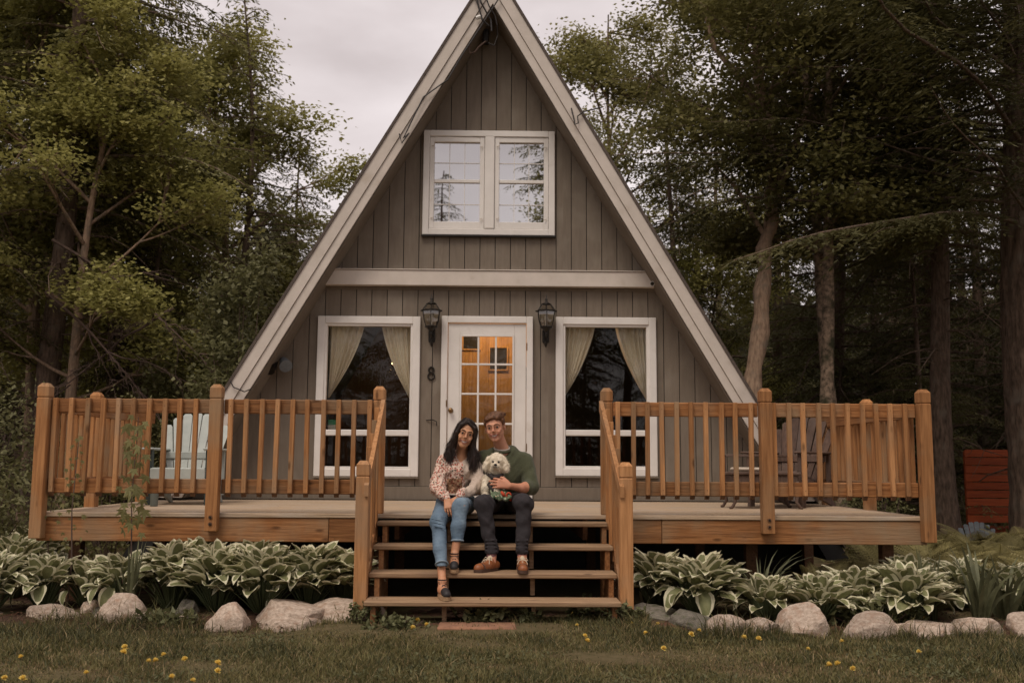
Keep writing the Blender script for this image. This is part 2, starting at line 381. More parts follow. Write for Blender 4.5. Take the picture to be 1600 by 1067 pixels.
# roof slabs
for sgn in (-1, 1):
    e = 4.05
    ti = TH
    poly = [(AX, AZ), (AX + sgn * e, AZ - SL * e), (AX + sgn * (e - ti / SL), AZ - SL * e), (AX, AZ - ti)]
    s = MB().prism(poly, 2.79, 11.0).build('roof_slope', 'siding_core', house)
    nx, nz = sgn * .863, .506            # outward normal
    # shingle courses
    for k in range(46):
        t0, t1 = k * .17, (k + 1) * .17 + .03
        def pt(t, h): return (AX + sgn * t * .506 + nx * h, AZ - t * .863 + nz * h)
        if AZ - t1 * .863 < .15: break
        MB().prism([pt(t0, .002), pt(t1, .016), pt(t1, .028), pt(t0, .006)], 2.75, 11.05).build('shingle_course', 'roof_shingle', s)
    # rake boards: outer board proud, inner board set back, shadow gap between
    def band(d0, d1, y0, y1, name, m):
        zb = .86; q = [(AX + 0, AZ - d0), (AX + sgn * (AZ - d0 - zb) / SL, zb), (AX + sgn * (AZ - d1 - zb) / SL, zb), (AX, AZ - d1)]
        MB().prism(q, y0, y1).build(name, m, house)
    band(.0, .245, 2.742, 2.788, 'rake_board', 'cream_paint')
    band(.255, .43, 2.758, 2.788, 'rake_board', 'cream_paint')
    band(.245, .255, 2.765, 2.787, 'rake_joint', 'cedar_end')
    band(-.062, -.002, 2.728, 2.79, 'drip_edge', 'roof_shingle')
    # soffit under the overhang
    q = [(AX, AZ - TH - .001), (AX + sgn * (AZ - TH - .86) / SL, .86), (AX + sgn * ((AZ - TH - .86) / SL - .02), .86), (AX, AZ - TH - .012)]
    MB().prism(q, 2.795, WY + .0).build('soffit', 'siding_grey', house)
# horizontal band board
MB().box(-2.16, 1.94, WY - .10, WY - .002, 3.338, 3.518, .006).build('band_board', 'cream_paint', house)
MB().box(-2.15, 1.93, WY - .112, WY - .002, 3.521, 3.533, .002).build('band_flashing', 'cream_paint', house)
MB().box(-2.1, 1.88, WY - .012, WY - .001, 3.30, 3.335, .003).build('band_under_strip', 'siding_grey', house)  # thin strip in siding grey just under the band board
# rooms: floor, back wall, ceiling behind the windows
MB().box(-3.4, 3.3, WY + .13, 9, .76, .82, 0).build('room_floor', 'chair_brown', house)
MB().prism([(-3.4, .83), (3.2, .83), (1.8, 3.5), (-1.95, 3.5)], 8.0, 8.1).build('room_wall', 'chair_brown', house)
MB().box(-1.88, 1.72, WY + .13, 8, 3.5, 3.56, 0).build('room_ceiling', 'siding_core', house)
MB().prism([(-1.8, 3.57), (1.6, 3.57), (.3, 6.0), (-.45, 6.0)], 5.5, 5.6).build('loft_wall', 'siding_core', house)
# pine wall seen through the door, built board by board
for i in range(9):
    x = -.72 + i * .155
    MB().box(x, x + .154, 4.3, 4.32, .83, 3.4, .0015).build('pine_board', 'pine_panel', house)
MB().box(-.75, .72, 4.33, 4.36, .83, 3.4, 0).build('pine_wall', 'chair_brown', house)

# window builder -----------------------------------------------------
def frame4(mb, x0, x1, z0, z1, w, y0, y1, wb=None, wt=None, b=.004):
    wb = wb or w; wt = wt or w
    mb.box(x0, x0 + w, y0, y1, z0, z1, b); mb.box(x1 - w, x1, y0, y1, z0, z1, b)
    mb.box(x0 + w, x1 - w, y0, y1, z1 - wt, z1, b); mb.box(x0 + w, x1 - w, y0, y1, z0, z0 + wb, b)
def picture_window(x0, x1, z0, z1, zm):
    w = MB(); frame4(w, x0, x1, z0, z1, .088, WY - .04, WY - .002, b=.006)
    win = w.build('window', 'white_paint', house, org=(x0, WY, z0))
    j = MB(); frame4(j, x0 + .08, x1 - .08, z0 + .08, z1 - .08, .035, WY - .022, WY + .06); j.build('sash_frame', 'white_paint', win)
    MB().box(x0 + .116, x1 - .116, WY - .012, WY + .05, zm - .035, zm + .035, .008).build('mullion', 'white_paint', win)
    MB().box(x0 + .116, x1 - .116, WY + .028, WY + .033, zm + .036, z1 - .116, 0).build('pane', 'window_glass', win)
    MB().box(x0 + .116, x1 - .116, WY + .028, WY + .033, z0 + .116, zm - .036, 0).build('pane', 'window_glass', win)
    MB().box(x0 - .006, x1 + .006, WY - .052, WY - .001, z0 - .022, z0 - .002, .003).build('sill_strip', 'siding_grey', win)
picture_window(-2.115, -.905, 1.10, 2.975, 1.605)
picture_window(.695, 1.886, 1.12, 2.985, 1.62)
def gable_window():
    x0, x1, z0, z1 = -.905, .682, 3.965, 5.255
    w = MB(); frame4(w, x0, x1, z0, z1, .075, WY - .045, WY - .002, b=.006)
    win = w.build('window', 'white_paint', house, org=(x0, WY, z0))
    MB().box(-.165, -.045, WY - .05, WY + .03, z0 + .076, z1 - .076, .008).build('centre_mullion', 'white_paint', win)
    for a, b in ((x0 + .078, -.168), (-.042, x1 - .078)):
        s = MB(); frame4(s, a, b, z0 + .078, z1 - .078, .055, WY - .03, WY + .03, wb=.085, wt=.065); s.build('casement', 'white_paint', win)
        zm = (z0 + z1) / 2 + .02
        MB().box(a + .056, b - .056, WY - .018, WY + .026, zm - .02, zm + .02).build('sash_bar', 'white_paint', win)
        g = MB()
        for zz0, zz1 in ((z0 + .164, zm - .021), (zm + .021, z1 - .144)):
            MB().box(a + .056, b - .056, WY + .006, WY + .010, zz0, zz1, 0).build('pane', 'coated_glass', win)
            for k in (1, 2):
                xx = a + .056 + (b - a - .112) * k / 3; g.box(xx - .004, xx + .004, WY - .001, WY + .005, zz0, zz1, 0)
            zc = zz0 + (zz1 - zz0) * .45; g.box(a + .056, b - .056, WY - .002, WY + .0045, zc - .004, zc + .004, 0)
        g.build('grille', 'white_paint', win)
        for zz in (z0 + .2, z1 - .2):
            MB().tube([(a + .02, WY - .04, zz), (a + .06, WY - .055, zz + .01)], .005, 5).build('sash_catch', 'cream_paint', win)
            MB().tube([(b - .02, WY - .04, zz), (b - .05, WY - .055, zz - .01)], .005, 5).build('sash_catch', 'cream_paint', win)
    MB().box(x0 - .01, x1 + .01, WY - .06, WY - .001, z0 - .022, z0 - .002, .003).build('sill_strip', 'siding_core', win)
gable_window()
def door():
    f = MB(); x0, x1, z1 = -.655, .425, 2.985
    f.box(x0, x0 + .075, WY - .045, WY - .002, .835, z1, .006); f.box(x1 - .075, x1, WY - .045, WY - .002, .835, z1, .006); f.box(x0 + .075, x1 - .075, WY - .045, WY - .002, z1 - .08, z1, .006)
    d = f.build('door', 'white_paint', house, org=(0, WY, .83))
    a, b, t = -.575, .345, 2.9
    s = MB(); gx0, gx1, gz0, gz1 = -.435, .205, 1.02, 2.765
    s.box(a, gx0, WY - .018, WY + .03, .85, t); s.box(gx1, b, WY - .018, WY + .03, .85, t)
    s.box(gx0, gx1, WY - .018, WY + .03, gz1, t); s.box(gx0, gx1, WY - .018, WY + .03, .85, gz0)
    leaf = s.build('door_leaf', 'white_paint', d)
    m = MB(); frame4(m, gx0, gx1, gz0, gz1, .022, WY - .032, WY - .019); m.build('glazing_bead', 'white_paint', d)
    m = MB()
    for k in (1, 2):
        x = gx0 + .01 + (gx1 - gx0 - .02) * k / 3; m.box(x - .011, x + .011, WY - .026, WY + .02, gz0, gz1, .003)
    for k in range(1, 5):
        z = gz1 - (gz1 - gz0) * k / 5; m.box(gx0, gx1, WY - .024, WY + .018, z - .011, z + .011, .003)
    m.build('muntins', 'white_paint', d)
    for c in range(3):
        for r_ in range(5):
            xa = gx0 + (gx1 - gx0) * c / 3 + .012; za = gz1 - (gz1 - gz0) * (r_ + 1) / 5 + .012
            MB().box(xa, xa + (gx1 - gx0) / 3 - .024, WY + .004, WY + .008, za, za + (gz1 - gz0) / 5 - .024, 0).build('pane', 'window_glass', d)
    MB().lathe([(.03, 0), (.03, .008), (.012, .01), (.012, .03), (.026, .04), (.03, .055), (.022, .068), (0.001, .07)], n=14).build('knob', 'brass', d, xf=Matrix.Translation((-.535, WY - .018, 1.87)) @ Matrix.Rotation(rad(90), 4, 'X'), smooth=True)
    MB().box(-.592, -.580, WY - .052, WY - .044, 1.91, 1.99, .002).build('strike_plate', 'brass', d)
    for zz in (2.58, 1.4): MB().box(.349, .358, WY - .05, WY - .04, zz, zz + .09, .002).build('hinge', 'brass', d)
    MB().box(a - .05, b + .05, WY - .09, WY + .03, .832, .85, .004).build('threshold', 'tread_wood', d)
door()
# framed dark pictures on the pine wall
for i, (px, pz, w_, lab) in enumerate([(-.33, 2.86, .25, 'dark square picture highest and leftmost on the pine wall inside the door'),
                                        (.02, 2.60, .26, 'dark square picture in the middle of the pine wall behind the door glass'),
                                        (.36, 2.35, .27, 'dark square picture lowest and rightmost on the pine wall inside the door')]):
    t = empty('picture', (px, 4.29, pz - w_ / 2), lab, 'picture', 'dark pictures on the pine wall inside')
    m = MB(); frame4(m, px - w_ / 2, px + w_ / 2, pz - w_ / 2 - .03, pz + w_ / 2 + .03, .022, 4.265, 4.295); m.build('frame', 'pine_panel', t)
    MB().box(px - w_ / 2 + .02, px + w_ / 2 - .02, 4.28, 4.296, pz - w_ / 2 - .01, pz + w_ / 2 + .01, 0).build('print', 'siding_core', t)
# ceiling lamps inside (the warm light on the pine wall and small glints in the left window)
def lamp(x, y, z, e, lab):
    t = empty('pendant_lamp', (x, y, z), lab, 'lamp', 'lit lamps inside the cabin')
    MB().lathe([(.02, .10), (.03, .09), (.05, 0), (.001, -.001)], (x, y, z), 12).build('lamp_shade', 'bulb_on', t)
    MB().tube([(x, y, z + .09), (x, y, 3.49)], .006, 5).build('cord', 'wire', t)
    ld = bpy.data.lights.new('lamp_light', 'POINT'); ld.energy = e; ld.color = (1, .62, .33); ld.shadow_soft_size = .08
    lo = bpy.data.objects.new('lamp_light', ld); COL.objects.link(lo); lo.parent = t; lo.location = (0, 0, -.12)
lamp(-.05, 3.62, 3.2, 22, 'lit ceiling lamp in the hall just behind the door')
lamp(-1.55, 6.6, 2.75, 3, 'small lit pendant lamp glinting left of its twin in the left window')
lamp(-1.28, 6.6, 2.75, 3, 'small lit pendant lamp glinting right of its twin in the left window')

# curtains ------------------------------------------------------------
def curtain(xo, xi, zt, zb, label, seed):
    """xo = outer edge x, xi = inner edge x at the top; gathers to the outer edge at zb"""
    nu, nv = 60, 26; V = []
    for j in range(nv + 1):
        v = j / nv; z = zt + (zb - zt) * v
        w = (1 - v ** 1.15 * .97)
        for i in range(nu + 1):
            u = i / nu
            x = xo + (xi - xo) * w * u
            sag = .05 * math.sin(v * math.pi) * u * (1 if xi > xo else -1)
            y = WY + .10 + .016 * math.sin(u * 2 * math.pi * 6.5 + seed + .6 * math.sin(v * 3)) + .01 * math.sin(u * 31 + seed * 2) + .03 * v
            V.append((x + sag * .6, y, z))
    F = [(j * (nu + 1) + i, j * (nu + 1) + i + 1, (j + 1) * (nu + 1) + i + 1, (j + 1) * (nu + 1) + i) for j in range(nv) for i in range(nu)]
    o = MB().add(V, F).build('curtain', 'curtain', None, org=(xo, WY + .1, zb), smooth=True, recalc=False)
    tag(o, label, 'curtain', 'tied back pale curtains in the lower windows')
curtain(-1.995, -1.585, 2.87, 2.02, 'pale curtain swept to the left inside the left lower window', 1)
curtain(-1.00, -1.37, 2.87, 1.98, 'pale curtain swept to the right inside the left lower window', 2)
curtain(.795, 1.17, 2.88, 2.04, 'pale curtain swept to the left inside the right lower window', 3)
curtain(1.80, 1.42, 2.88, 2.02, 'pale curtain swept to the right inside the right lower window', 4)
# small stuff on the inner sill
def simple(name, mb, m, label, cat, org, group=None, smooth=False):
    o = mb.build(name, m, None, org=org, smooth=smooth); return tag(o, label, cat, group)
surf('green_label', (.03, .22, .11), rough=.4, vary=0)
t = empty('tissue_box', (-1.96, WY + .16, 1.62), 'small green and white box on the sill inside the left window', 'box')
MB().box(-1.99, -1.90, WY + .12, WY + .2, 1.645, 1.70).build('box_base', 'white_plastic', t); MB().box(-1.99, -1.90, WY + .12, WY + .2, 1.70, 1.76).build('box_top', 'green_label', t)

# wall lanterns -------------------------------------------------------
def lantern(x, z):
    t = empty('wall_lantern', (x, WY - .03, z), 'black glass lantern on the wall between the left window and the door, above the number', 'wall lantern', 'black wall lanterns either side of the door')
    y = WY - .16
    def hexr(r, zz, k): a = math.pi / 6 + k * math.pi / 3; return (x + r * math.cos(a), y + r * math.sin(a), z + zz)
    prof = [(.066, .235), (.092, .30), (.103, .37), (.106, .41)]       # glass body, lower to upper
    g = MB(); V = [hexr(r, zz, k) for r, zz in prof for k in range(6)]
    g.add(V, [(i * 6 + k, i * 6 + (k + 1) % 6, (i + 1) * 6 + (k + 1) % 6, (i + 1) * 6 + k) for i in range(3) for k in range(6)]); g.build('glass', 'lamp_glass', t)
    c = MB()
    for k in range(6): c.tube([hexr(r + .003, zz, k) for r, zz in prof], .0045, 5)
    for k in range(6): c.tube([hexr(.118, .418, k), hexr(.058, .50, k)], .0045, 5)
    c.build('cage', 'black_metal', t)
    rt = MB(); rt.add([hexr(.113, .418, k) for k in range(6)] + [hexr(.052, .50, k) for k in range(6)], [(k, (k + 1) % 6, 6 + (k + 1) % 6, 6 + k) for k in range(6)]); rt.build('roof_glass', 'lamp_glass', t)
    MB().lathe([(.122, .408), (.127, .412), (.127, .424), (.116, .428)], (x, y, z), 6).build('roof_rim', 'black_metal', t)
    MB().lathe([(.06, .498), (.05, .508), (.02, .525), (.012, .54), (.018, .555), (.009, .57), (.005, .60), (.001, .625)], (x, y, z), 10).build('finial', 'black_metal', t, smooth=True)
    MB().lathe([(.018, .175), (.05, .21), (.075, .222), (.078, .234), (.06, .24)], (x, y, z), 12).build('base_cup', 'black_metal', t)
    MB().lathe([(.012, .24), (.012, .29)], (x, y, z), 8).build('candle_socket', 'white_plastic', t)
    MB().lathe([(.011, .29), (.02, .32), (.022, .35), (.012, .38), (.001, .40)], (x, y, z), 10).build('bulb', 'white_plastic', t, smooth=True)
    MB().box(x - .04, x + .04, WY - .025, WY - .001, z + .06, z + .22, .012).build('back_plate', 'black_metal', t)
    MB().tube([(x, WY - .03, z + .15), (x, WY - .09, z + .11), (x, y, z + .13), (x, y, z + .18)], [.014, .012, .012, .016], 8).build('bracket_arm', 'black_metal', t, smooth=True)
    MB().tube([(x, WY - .04, z + .10), (x, WY - .075, z + .06), (x, WY - .06, z + .03), (x, WY - .04, z + .045)], .007, 6).build('scroll', 'black_metal', t)
    MB().lathe([(.001, .0), (.012, .02), (.02, .05), (.01, .07)], (x, WY - .05, z), 8).build('drop', 'black_metal', t)
    return t
l1 = lantern(-.77, 2.61)
l2 = copy_tree(l1); l2.location.x = .576; l2.location.z = 2.615
l2['label'] = 'black glass lantern on the wall between the door and the right window'
# house number 8
n = MB()
for cz, r_ in ((2.345, .032), (2.27, .04)):
    n.tube([(-.77 + r_ * math.cos(a) * .95, WY - .014, cz + r_ * math.sin(a)) for a in [i * math.pi / 8 for i in range(17)]], .0095, 6, cap=False)
simple('house_number', n, 'black_metal', 'black metal number 8 on the grey siding below the left lantern', 'house number', (-.77, WY, 2.22))
# hook beside the door, camera, outlet box, flood lights
simple('wall_hook', MB().tube([(-.82, WY - .01, 1.755), (-.74, WY - .03, 1.76), (-.70, WY - .04, 1.74), (-.695, WY - .04, 1.69)], .006, 6), 'black_metal', 'thin black hook on the siding just left of the door frame', 'hook', (-.82, WY, 1.7))
t = empty('security_camera', (1.84, WY - .1, 3.35), 'small white security camera under the right end of the pale band', 'camera')
MB().tube([(1.86, WY - .105, 3.40), (1.84, WY - .15, 3.385)], .012, 8).build('mount', 'white_plastic', t)
MB().tube([(1.85, WY - .13, 3.385), (1.82, WY - .20, 3.365)], [.026, .03], 12).build('housing', 'white_plastic', t)
MB().tube([(1.82, WY - .2005, 3.365), (1.818, WY - .207, 3.362)], .022, 12).build('lens', 'black_metal', t)
t = empty('outlet_box', (2.53, WY - .03, 2.33), 'small grey outlet box on the siding near the right rake', 'outlet')
MB().box(2.505, 2.575, WY - .035, WY - .001, 2.33, 2.43, .006).build('box', 'grey_chair', t)
MB().box(2.52, 2.56, WY - .045, WY - .036, 2.345, 2.385, .004).build('cover', 'white_plastic', t); MB().box(2.525, 2.555, WY - .042, WY - .036, 2.392, 2.418, .003).build('socket', 'black_metal', t)
FX = .13
t = empty('flood_light', (-2.62, WY - .05, 2.35), 'twin head flood light with a coiled cord under the left rake', 'flood light')
MB().box(-2.67, -2.57, WY - .05, WY - .001, 2.40, 2.50, .01).build('junction_box', 'black_metal', t)
MB().tube([(-2.60, WY - .06, 2.42), (-2.64, WY - .20, 2.33)], [.045, .085], 14).build('lamp_head', 'black_metal', t)
h = MB().tube([(-2.50, WY - .06, 2.44), (-2.44, WY - .19, 2.36)], [.045, .076], 14).build('lamp_head', 'grey_chair', t); h['label'] = 'paler right lamp head'
MB().tube([(-2.58 + .06 * math.cos(a), WY - .05 - .004 * a, 2.58 + .07 * math.sin(a)) for a in [i * .5 for i in range(40)]], .006, 5).build('coiled_cord', 'cream_paint', t)
# service wires at the ridge and the cable down the left rake
w1 = MB().tube([(-0.429, 2.660, 7.740), (-0.307, 2.680, 7.024), (-0.265, 2.690, 6.666), (-0.204, 2.710, 6.451), (-0.123, 2.740, 6.390)], .011, 6)
w1.tube([(-0.368, 2.660, 7.740), (-0.265, 2.680, 6.973), (-0.225, 2.690, 6.666), (-0.102, 2.740, 6.461), (-0.092, 2.740, 6.329)], .010, 6)
w1.tube([(-0.307, 2.660, 7.740), (-0.204, 2.680, 6.819), (-0.123, 2.700, 6.615), (-0.051, 2.740, 6.512), (-0.030, 2.760, 6.410)], .008, 6)
t = empty('service_drop', (-0.153, 2.740, 6.308), 'black electric service wires looping down at the roof peak', 'wires')
w1.build('wire', 'wire', t)
MB().tube([(-0.307, 2.710, 6.737), (-0.246, 2.710, 6.758)], .03, 8).build('insulator', 'black_metal', t)
MB().tube([(-0.276, 2.710, 6.472), (-0.225, 2.710, 6.492)], .025, 8).build('insulator', 'white_plastic', t)
MB().box(-.20, -.13, 3.05, 3.15, 6.33, 6.50, .01).build('splice_box', 'black_metal', t)
MB().tube([(-0.163, 2.840, 6.246), (-0.246, 2.820, 6.164), (-0.286, 2.820, 6.103), (-0.348, 2.820, 6.083), (-0.358, 2.820, 6.164)], .009, 6).build('wire', 'twig', t)
MB().tube([(-0.133, 2.840, 6.225), (-0.061, 2.820, 6.185), (-0.021, 2.820, 6.308), (-0.030, 2.760, 6.430)], .007, 6).build('wire', 'wire', t)
def rx(z, off): return AX - (AZ - z) / SL + off
pts = [(-0.000, 2.710, 6.737)] + [(rx(z, .29 - .02 * math.sin(z * 2)), 2.73, z - .03 * math.sin(z * 4)) for z in (6.3, 6.0, 5.7)] + [(rx(z, .18 + .05 * math.sin(z * 3)), 2.718, z) for z in (5.5, 5.3, 5.1, 5.0)] + [(-1.042, 2.715, 5.062), (-1.124, 2.710, 4.939), (-1.154, 2.710, 5.051)]
simple('rake_cable', MB().tube(pts, .009, 6), 'wire', 'thin black cable running down the upper left rake board', 'cable', (-0.613, 2.720, 5.082))
simple('rake_wire', MB().tube([(0.848, 2.720, 5.388), (0.878, 2.710, 5.256), (0.889, 2.705, 5.184), (0.929, 2.710, 5.204), (0.920, 2.710, 5.286), (0.991, 2.700, 5.338), (1.226, 2.840, 5.449)], .008, 6), 'wire', 'short looped wire hooked on the upper right rake board', 'wire', (0.878, 2.710, 5.184))
simple('rake_band', MB().tube([(-2.995, 2.716, 2.16), (-2.955, 2.71, 2.09), (-2.83, 2.708, 2.04), (-2.765, 2.716, 2.07)], .007, 6), 'wire', 'thin dark strap across the lower left rake board just above the rail', 'strap', (-2.86, 2.71, 2.06))

# ------------------------------------------------------------------ deck
DZ = .83
deck = empty('deck', (0, 1.6, 0), 'raised wooden deck across the front of the cabin with pale boards', 'deck')
nb = 22; w = 3.14 / nb
for i in range(nb):
    y0 = -.015 + i * w
    if i % 3 == 1:
        xc = random.uniform(-2.5, 2.5)
        MB().box(-3.84, xc - .002, y0, y0 + w - .006, DZ - .035, DZ, .004).build('deck_board', 'deck_wood', deck); MB().box(xc + .002, 3.66, y0, y0 + w - .006, DZ - .035, DZ, .004).build('deck_board', 'deck_wood', deck)
    else: MB().box(-3.84, 3.66, y0, y0 + w - .006, DZ - .035, DZ, .004).build('deck_board', 'deck_wood', deck)
for a, b in ((-3.83, -1.40), (-1.396, -.99), (.95, 1.40), (1.404, 3.65)): MB().box(a, b, -.003, .036, .595, DZ - .037, .005).build('rim_board', 'cedar_x', deck)
for x in (-3.83, 3.61): MB().box(x, x + .04, .038, 3.1, .595, DZ - .037, .005).build('side_board', 'cedar_y', deck)
for i in range(14):
    x = -3.5 + i * .53; MB().box(x, x + .038, .04, 3.1, .62, DZ - .038, 0).build('joist', 'cedar_end', deck)
for x in (-3.7, -2.3, -1.1, 1.0, 2.2, 3.4):
    for y in (.35, 2.6): MB().box(x, x + .1, y, y + .1, 0, .62, 0).build('pier', 'cedar_end', deck)

# railings ------------------------------------------------------------
def post_mb(x, y, zb, zt, w=.1):
    m = MB(); h = w / 2; c = .018
    zg = zt - .125
    for a, b, hh in ((zb, zg, h), (zg + .008, zt - .03, h)):
        m.box(x - hh, x + hh, y - hh, y + hh, a, b, .005)
    m.box(x - h + .006, x + h - .006, y - h + .006, y + h - .006, zg - .01, zg + .02, 0)
    # chamfered top
    V = [(x + sx * h, y + sy * h, zt - .032) for sx, sy in ((-1, -1), (1, -1), (1, 1), (-1, 1))] + [(x + sx * (h - .024), y + sy * (h - .024), zt) for sx, sy in ((-1, -1), (1, -1), (1, 1), (-1, 1))]
    m.add(V, [(0, 1, 5, 4), (1, 2, 6, 5), (2, 3, 7, 6), (3, 0, 4, 7), (4, 5, 6, 7), (3, 2, 1, 0)])
    return m
def bolts(x, y, zs, par):
    for z in zs:
        MB().tube([(x, y, z), (x, y - .006, z)], .017, 12).build('washer', 'cedar_end', par); MB().tube([(x, y - .006, z), (x, y - .014, z)], .009, 6).build('bolt', 'black_metal', par)
def front_rail(xs_posts, bal, label, slat_mats):
    t = empty('railing', (sum(xs_posts) / 3, 0, .6), label, 'railing')
    y = -.055
    for i, x in enumerate(xs_posts):
        inner = abs(x) < 1.2
        p = post_mb(x, y if not inner else .045, {True: DZ + .002}.get(inner, .62 if abs(x) > 3 else .685), 1.905).build('post', 'cedar_z', t)
        if not inner and abs(x) < 3: bolts(x, y - .051, (.745, .80), t)
    for i in range(2):
        a, b = xs_posts[i] + .052, xs_posts[i + 1] - .052
        for z0, z1 in ((1.662, 1.782), (.99, 1.112)): MB().box(a, b, -.018, .02, z0, z1, .006).build('rail', 'cedar_x', t)
    shared = {}
    for k, x in enumerate(bal):
        v = k % 3
        if v not in shared:
            m = MB(); wv = .019
            m.box(-wv, wv, -.019, .019, .015, .80, .003)
            m.add([(-wv, -.019, .015), (wv, -.019, .015), (wv, .019, .015), (-wv, .019, .015), (-wv, .002, -.018), (wv, .002, -.018), (wv, .019, -.018), (-wv, .019, -.018)],
                  [(0, 1, 5, 4), (1, 2, 6, 5), (2, 3, 7, 6), (3, 0, 4, 7), (4, 5, 6, 7), (0, 1, 2, 3)], 1)
            for zz in (.06, .74): m.tube([(0, -.0195, zz), (0, -.0205, zz)], .0035, 6, 1)
            o = m.build('baluster', [slat_mats[v], 'cedar_end'], t, org=(0, 0, 0)); shared[v] = o
        else: o = shared[v].copy(); COL.objects.link(o)
        o.parent = t; o.location = Vector((x + random.uniform(-.004, .004), -.038, .983)) - ORG[t.name]
        o.rotation_euler = (0, random.uniform(-.008, .008), random.uniform(-.03, .03))
    return t
def px2x(px, D=8.43): return (px - 776.5) * D / 1555
balL = [-3.79] + [px2x(68 + 24.1 * i) + .0 for i in range(1, 11)] + [px2x(363 + 23.9 * i) for i in range(10)]
balR = [px2x(967 + 23.1 * i) for i in range(10)] + [px2x(1213 + 23.1 * i) for i in range(11)]
rl = front_rail([-3.80, -2.36, -1.0], [b for b in balL if b < -1.07], 'front deck railing left of the steps', ['cedar_z', 'cedar_z', 'cedar_light_z'])
rr = front_rail([.945, 2.285, 3.64], balR, 'front deck railing right of the steps', ['cedar_light_z', 'cedar_z', 'cedar_z'])
def side_rail(x, y1, label, sgn):
    t = empty('railing', (x, 1.3, .83), label, 'railing')
    for y in (1.03 if sgn < 0 else 1.25, y1): post_mb(x - sgn * 0, y, .62, 1.905).build('post', 'cedar_z', t)
    for z0, z1 in ((1.662, 1.782), (.99, 1.112)): MB().box(x - sgn * .075 - .018, x - sgn * .075 + .018, .02, y1 + .05, z0, z1, .006).build('rail', 'cedar_y', t)
    m = MB(); m.box(-.018, .018, -.018, .018, 0, .79, .003); me = None
    n = int((y1 - .1) / .125)
    for k in range(n):
        if me is None: o = m.build('baluster', 'cedar_z', t, org=(0, 0, 0)); me = o.data
        else: o = bpy.data.objects.new('baluster', me); COL.objects.link(o); o.parent = t
        o.location = Vector((x - sgn * .075 + sgn * .037, .12 + k * .125, .983)) - ORG[t.name]
side_rail(-3.80, 2.36, 'side deck railing running back on the left, behind the pale chair', -1)
side_rail(3.64, 2.5, 'side deck railing running back on the right, beside the brown chair', 1)

# steps ---------------------------------------------------------------
steps = empty('steps', (0, -.5, 0), 'open wooden steps up to the middle of the deck', 'steps')
tr = [(.778, -.17, .12), (.604, -.40, -.12), (.414, -.655, -.375), (.235, -.91, -.63)]
for i, (z, y0, y1) in enumerate(tr):
    x1 = .945 - (.0 if i else .02)
    MB().box(-.975, x1, y0, (y0 + min(y1, -.003)) / 2 - .003, z - .038, z, .007).build('tread', 'tread_wood', steps)
    MB().box(-.975, x1, (y0 + min(y1, -.003)) / 2 + .003, min(y1, -.003), z - .038, z, .007).build('tread', 'tread_wood', steps)
for x in (-.93, -.34, .34, .88):
    poly = [(-.005, .74), (-.15, .738), (-.15, .565), (-.385, .565), (-.385, .375), (-.64, .375), (-.64, .196), (-.86, .196), (-.86, 0), (-.005, 0)]
    m = MB(); n_ = len(poly); V = [(x, y, z) for y, z in poly] + [(x + .038, y, z) for y, z in poly]
    m.add(V, [tuple(range(n_)), tuple(range(2 * n_ - 1, n_ - 1, -1))] + [(i, i + n_, (i + 1) % n_ + n_, (i + 1) % n_) for i in range(n_)])
    if abs(x) > .5: m.build('stringer', 'cedar_y', steps)
for x in (-.40, .275):
    for i, (z, y0, y1) in enumerate(tr):
        zb = 0 if i == 3 else tr[i + 1][0]
        MB().box(x, x + .036, y0 + .11, y0 + .15, zb, z - .04, .003).build('support_post', 'tread_wood', steps)
# stair railings: low newel, sloping hand rail, balusters outside the stringer
def stair_rail(sg, label):
    t = empty('stair_railing', (sg * .98, -.5, 0), label, 'railing', 'railings of the steps')
    xn = -1.026 if sg < 0 else 1.008; yn = -.70
    post_mb(xn, yn, .02, 1.272, .1).build('newel_post', 'cedar_light_z', t)
    xa, xb = (-.945, -.976) if sg < 0 else (.875, .955)                  # the rail flares outward going down
    a, b = (-.02, 1.79), (-.77, 1.085); h = .085; w_ = .034
    q = [(xa, *a), (xb, *b), (xb, b[0], b[1] - h), (xa, a[0], a[1] - h)]
    V = [(x - (w_ if sg > 0 else 0) * 0, y, z) for x, y, z in q] + [(x + sg * w_, y, z) for x, y, z in q]
    FQ = [(0, 1, 2, 3), (7, 6, 5, 4), (0, 4, 5, 1), (1, 5, 6, 2), (2, 6, 7, 3), (3, 7, 4, 0)]
    MB().add(V, FQ).build('hand_rail', 'cedar_light_z', t)
    for k in range(6):
        f = (k + .7) / 6.3; y = a[0] + (b[0] - a[0]) * f; x = xa + (xb - xa) * f + sg * (w_ + .021); zt = a[1] + (b[1] - a[1]) * f + .015; zb = max(.80 - .75 * f, .12)
        MB().box(x - .02, x + .02, y - .02, y + .02, zb, zt - .01, .003).build('baluster', 'cedar_z', t)
    xs_ = (-1.005, -.985) if sg < 0 else (.955, .975)
    q = [(-.03, .86), (-.68, .30), (-.68, .16), (-.03, .72)]
    V = [(xs_[0], y, z) for y, z in q] + [(xs_[1], y, z) for y, z in q]
    MB().add(V, FQ).build('lower_rail', 'cedar_y', t)
stair_rail(-1, 'sloping stair railing with a low newel post on the left of the steps')
stair_rail(1, 'sloping stair railing with a low newel post on the right of the steps')
simple('paving_slab', MB().box(-.42, .16, -1.08, -.82, .02, .076, .012), 'paver', 'rust brown slab set in the ground at the foot of the steps', 'paving slab', (-.13, -.93, 0))

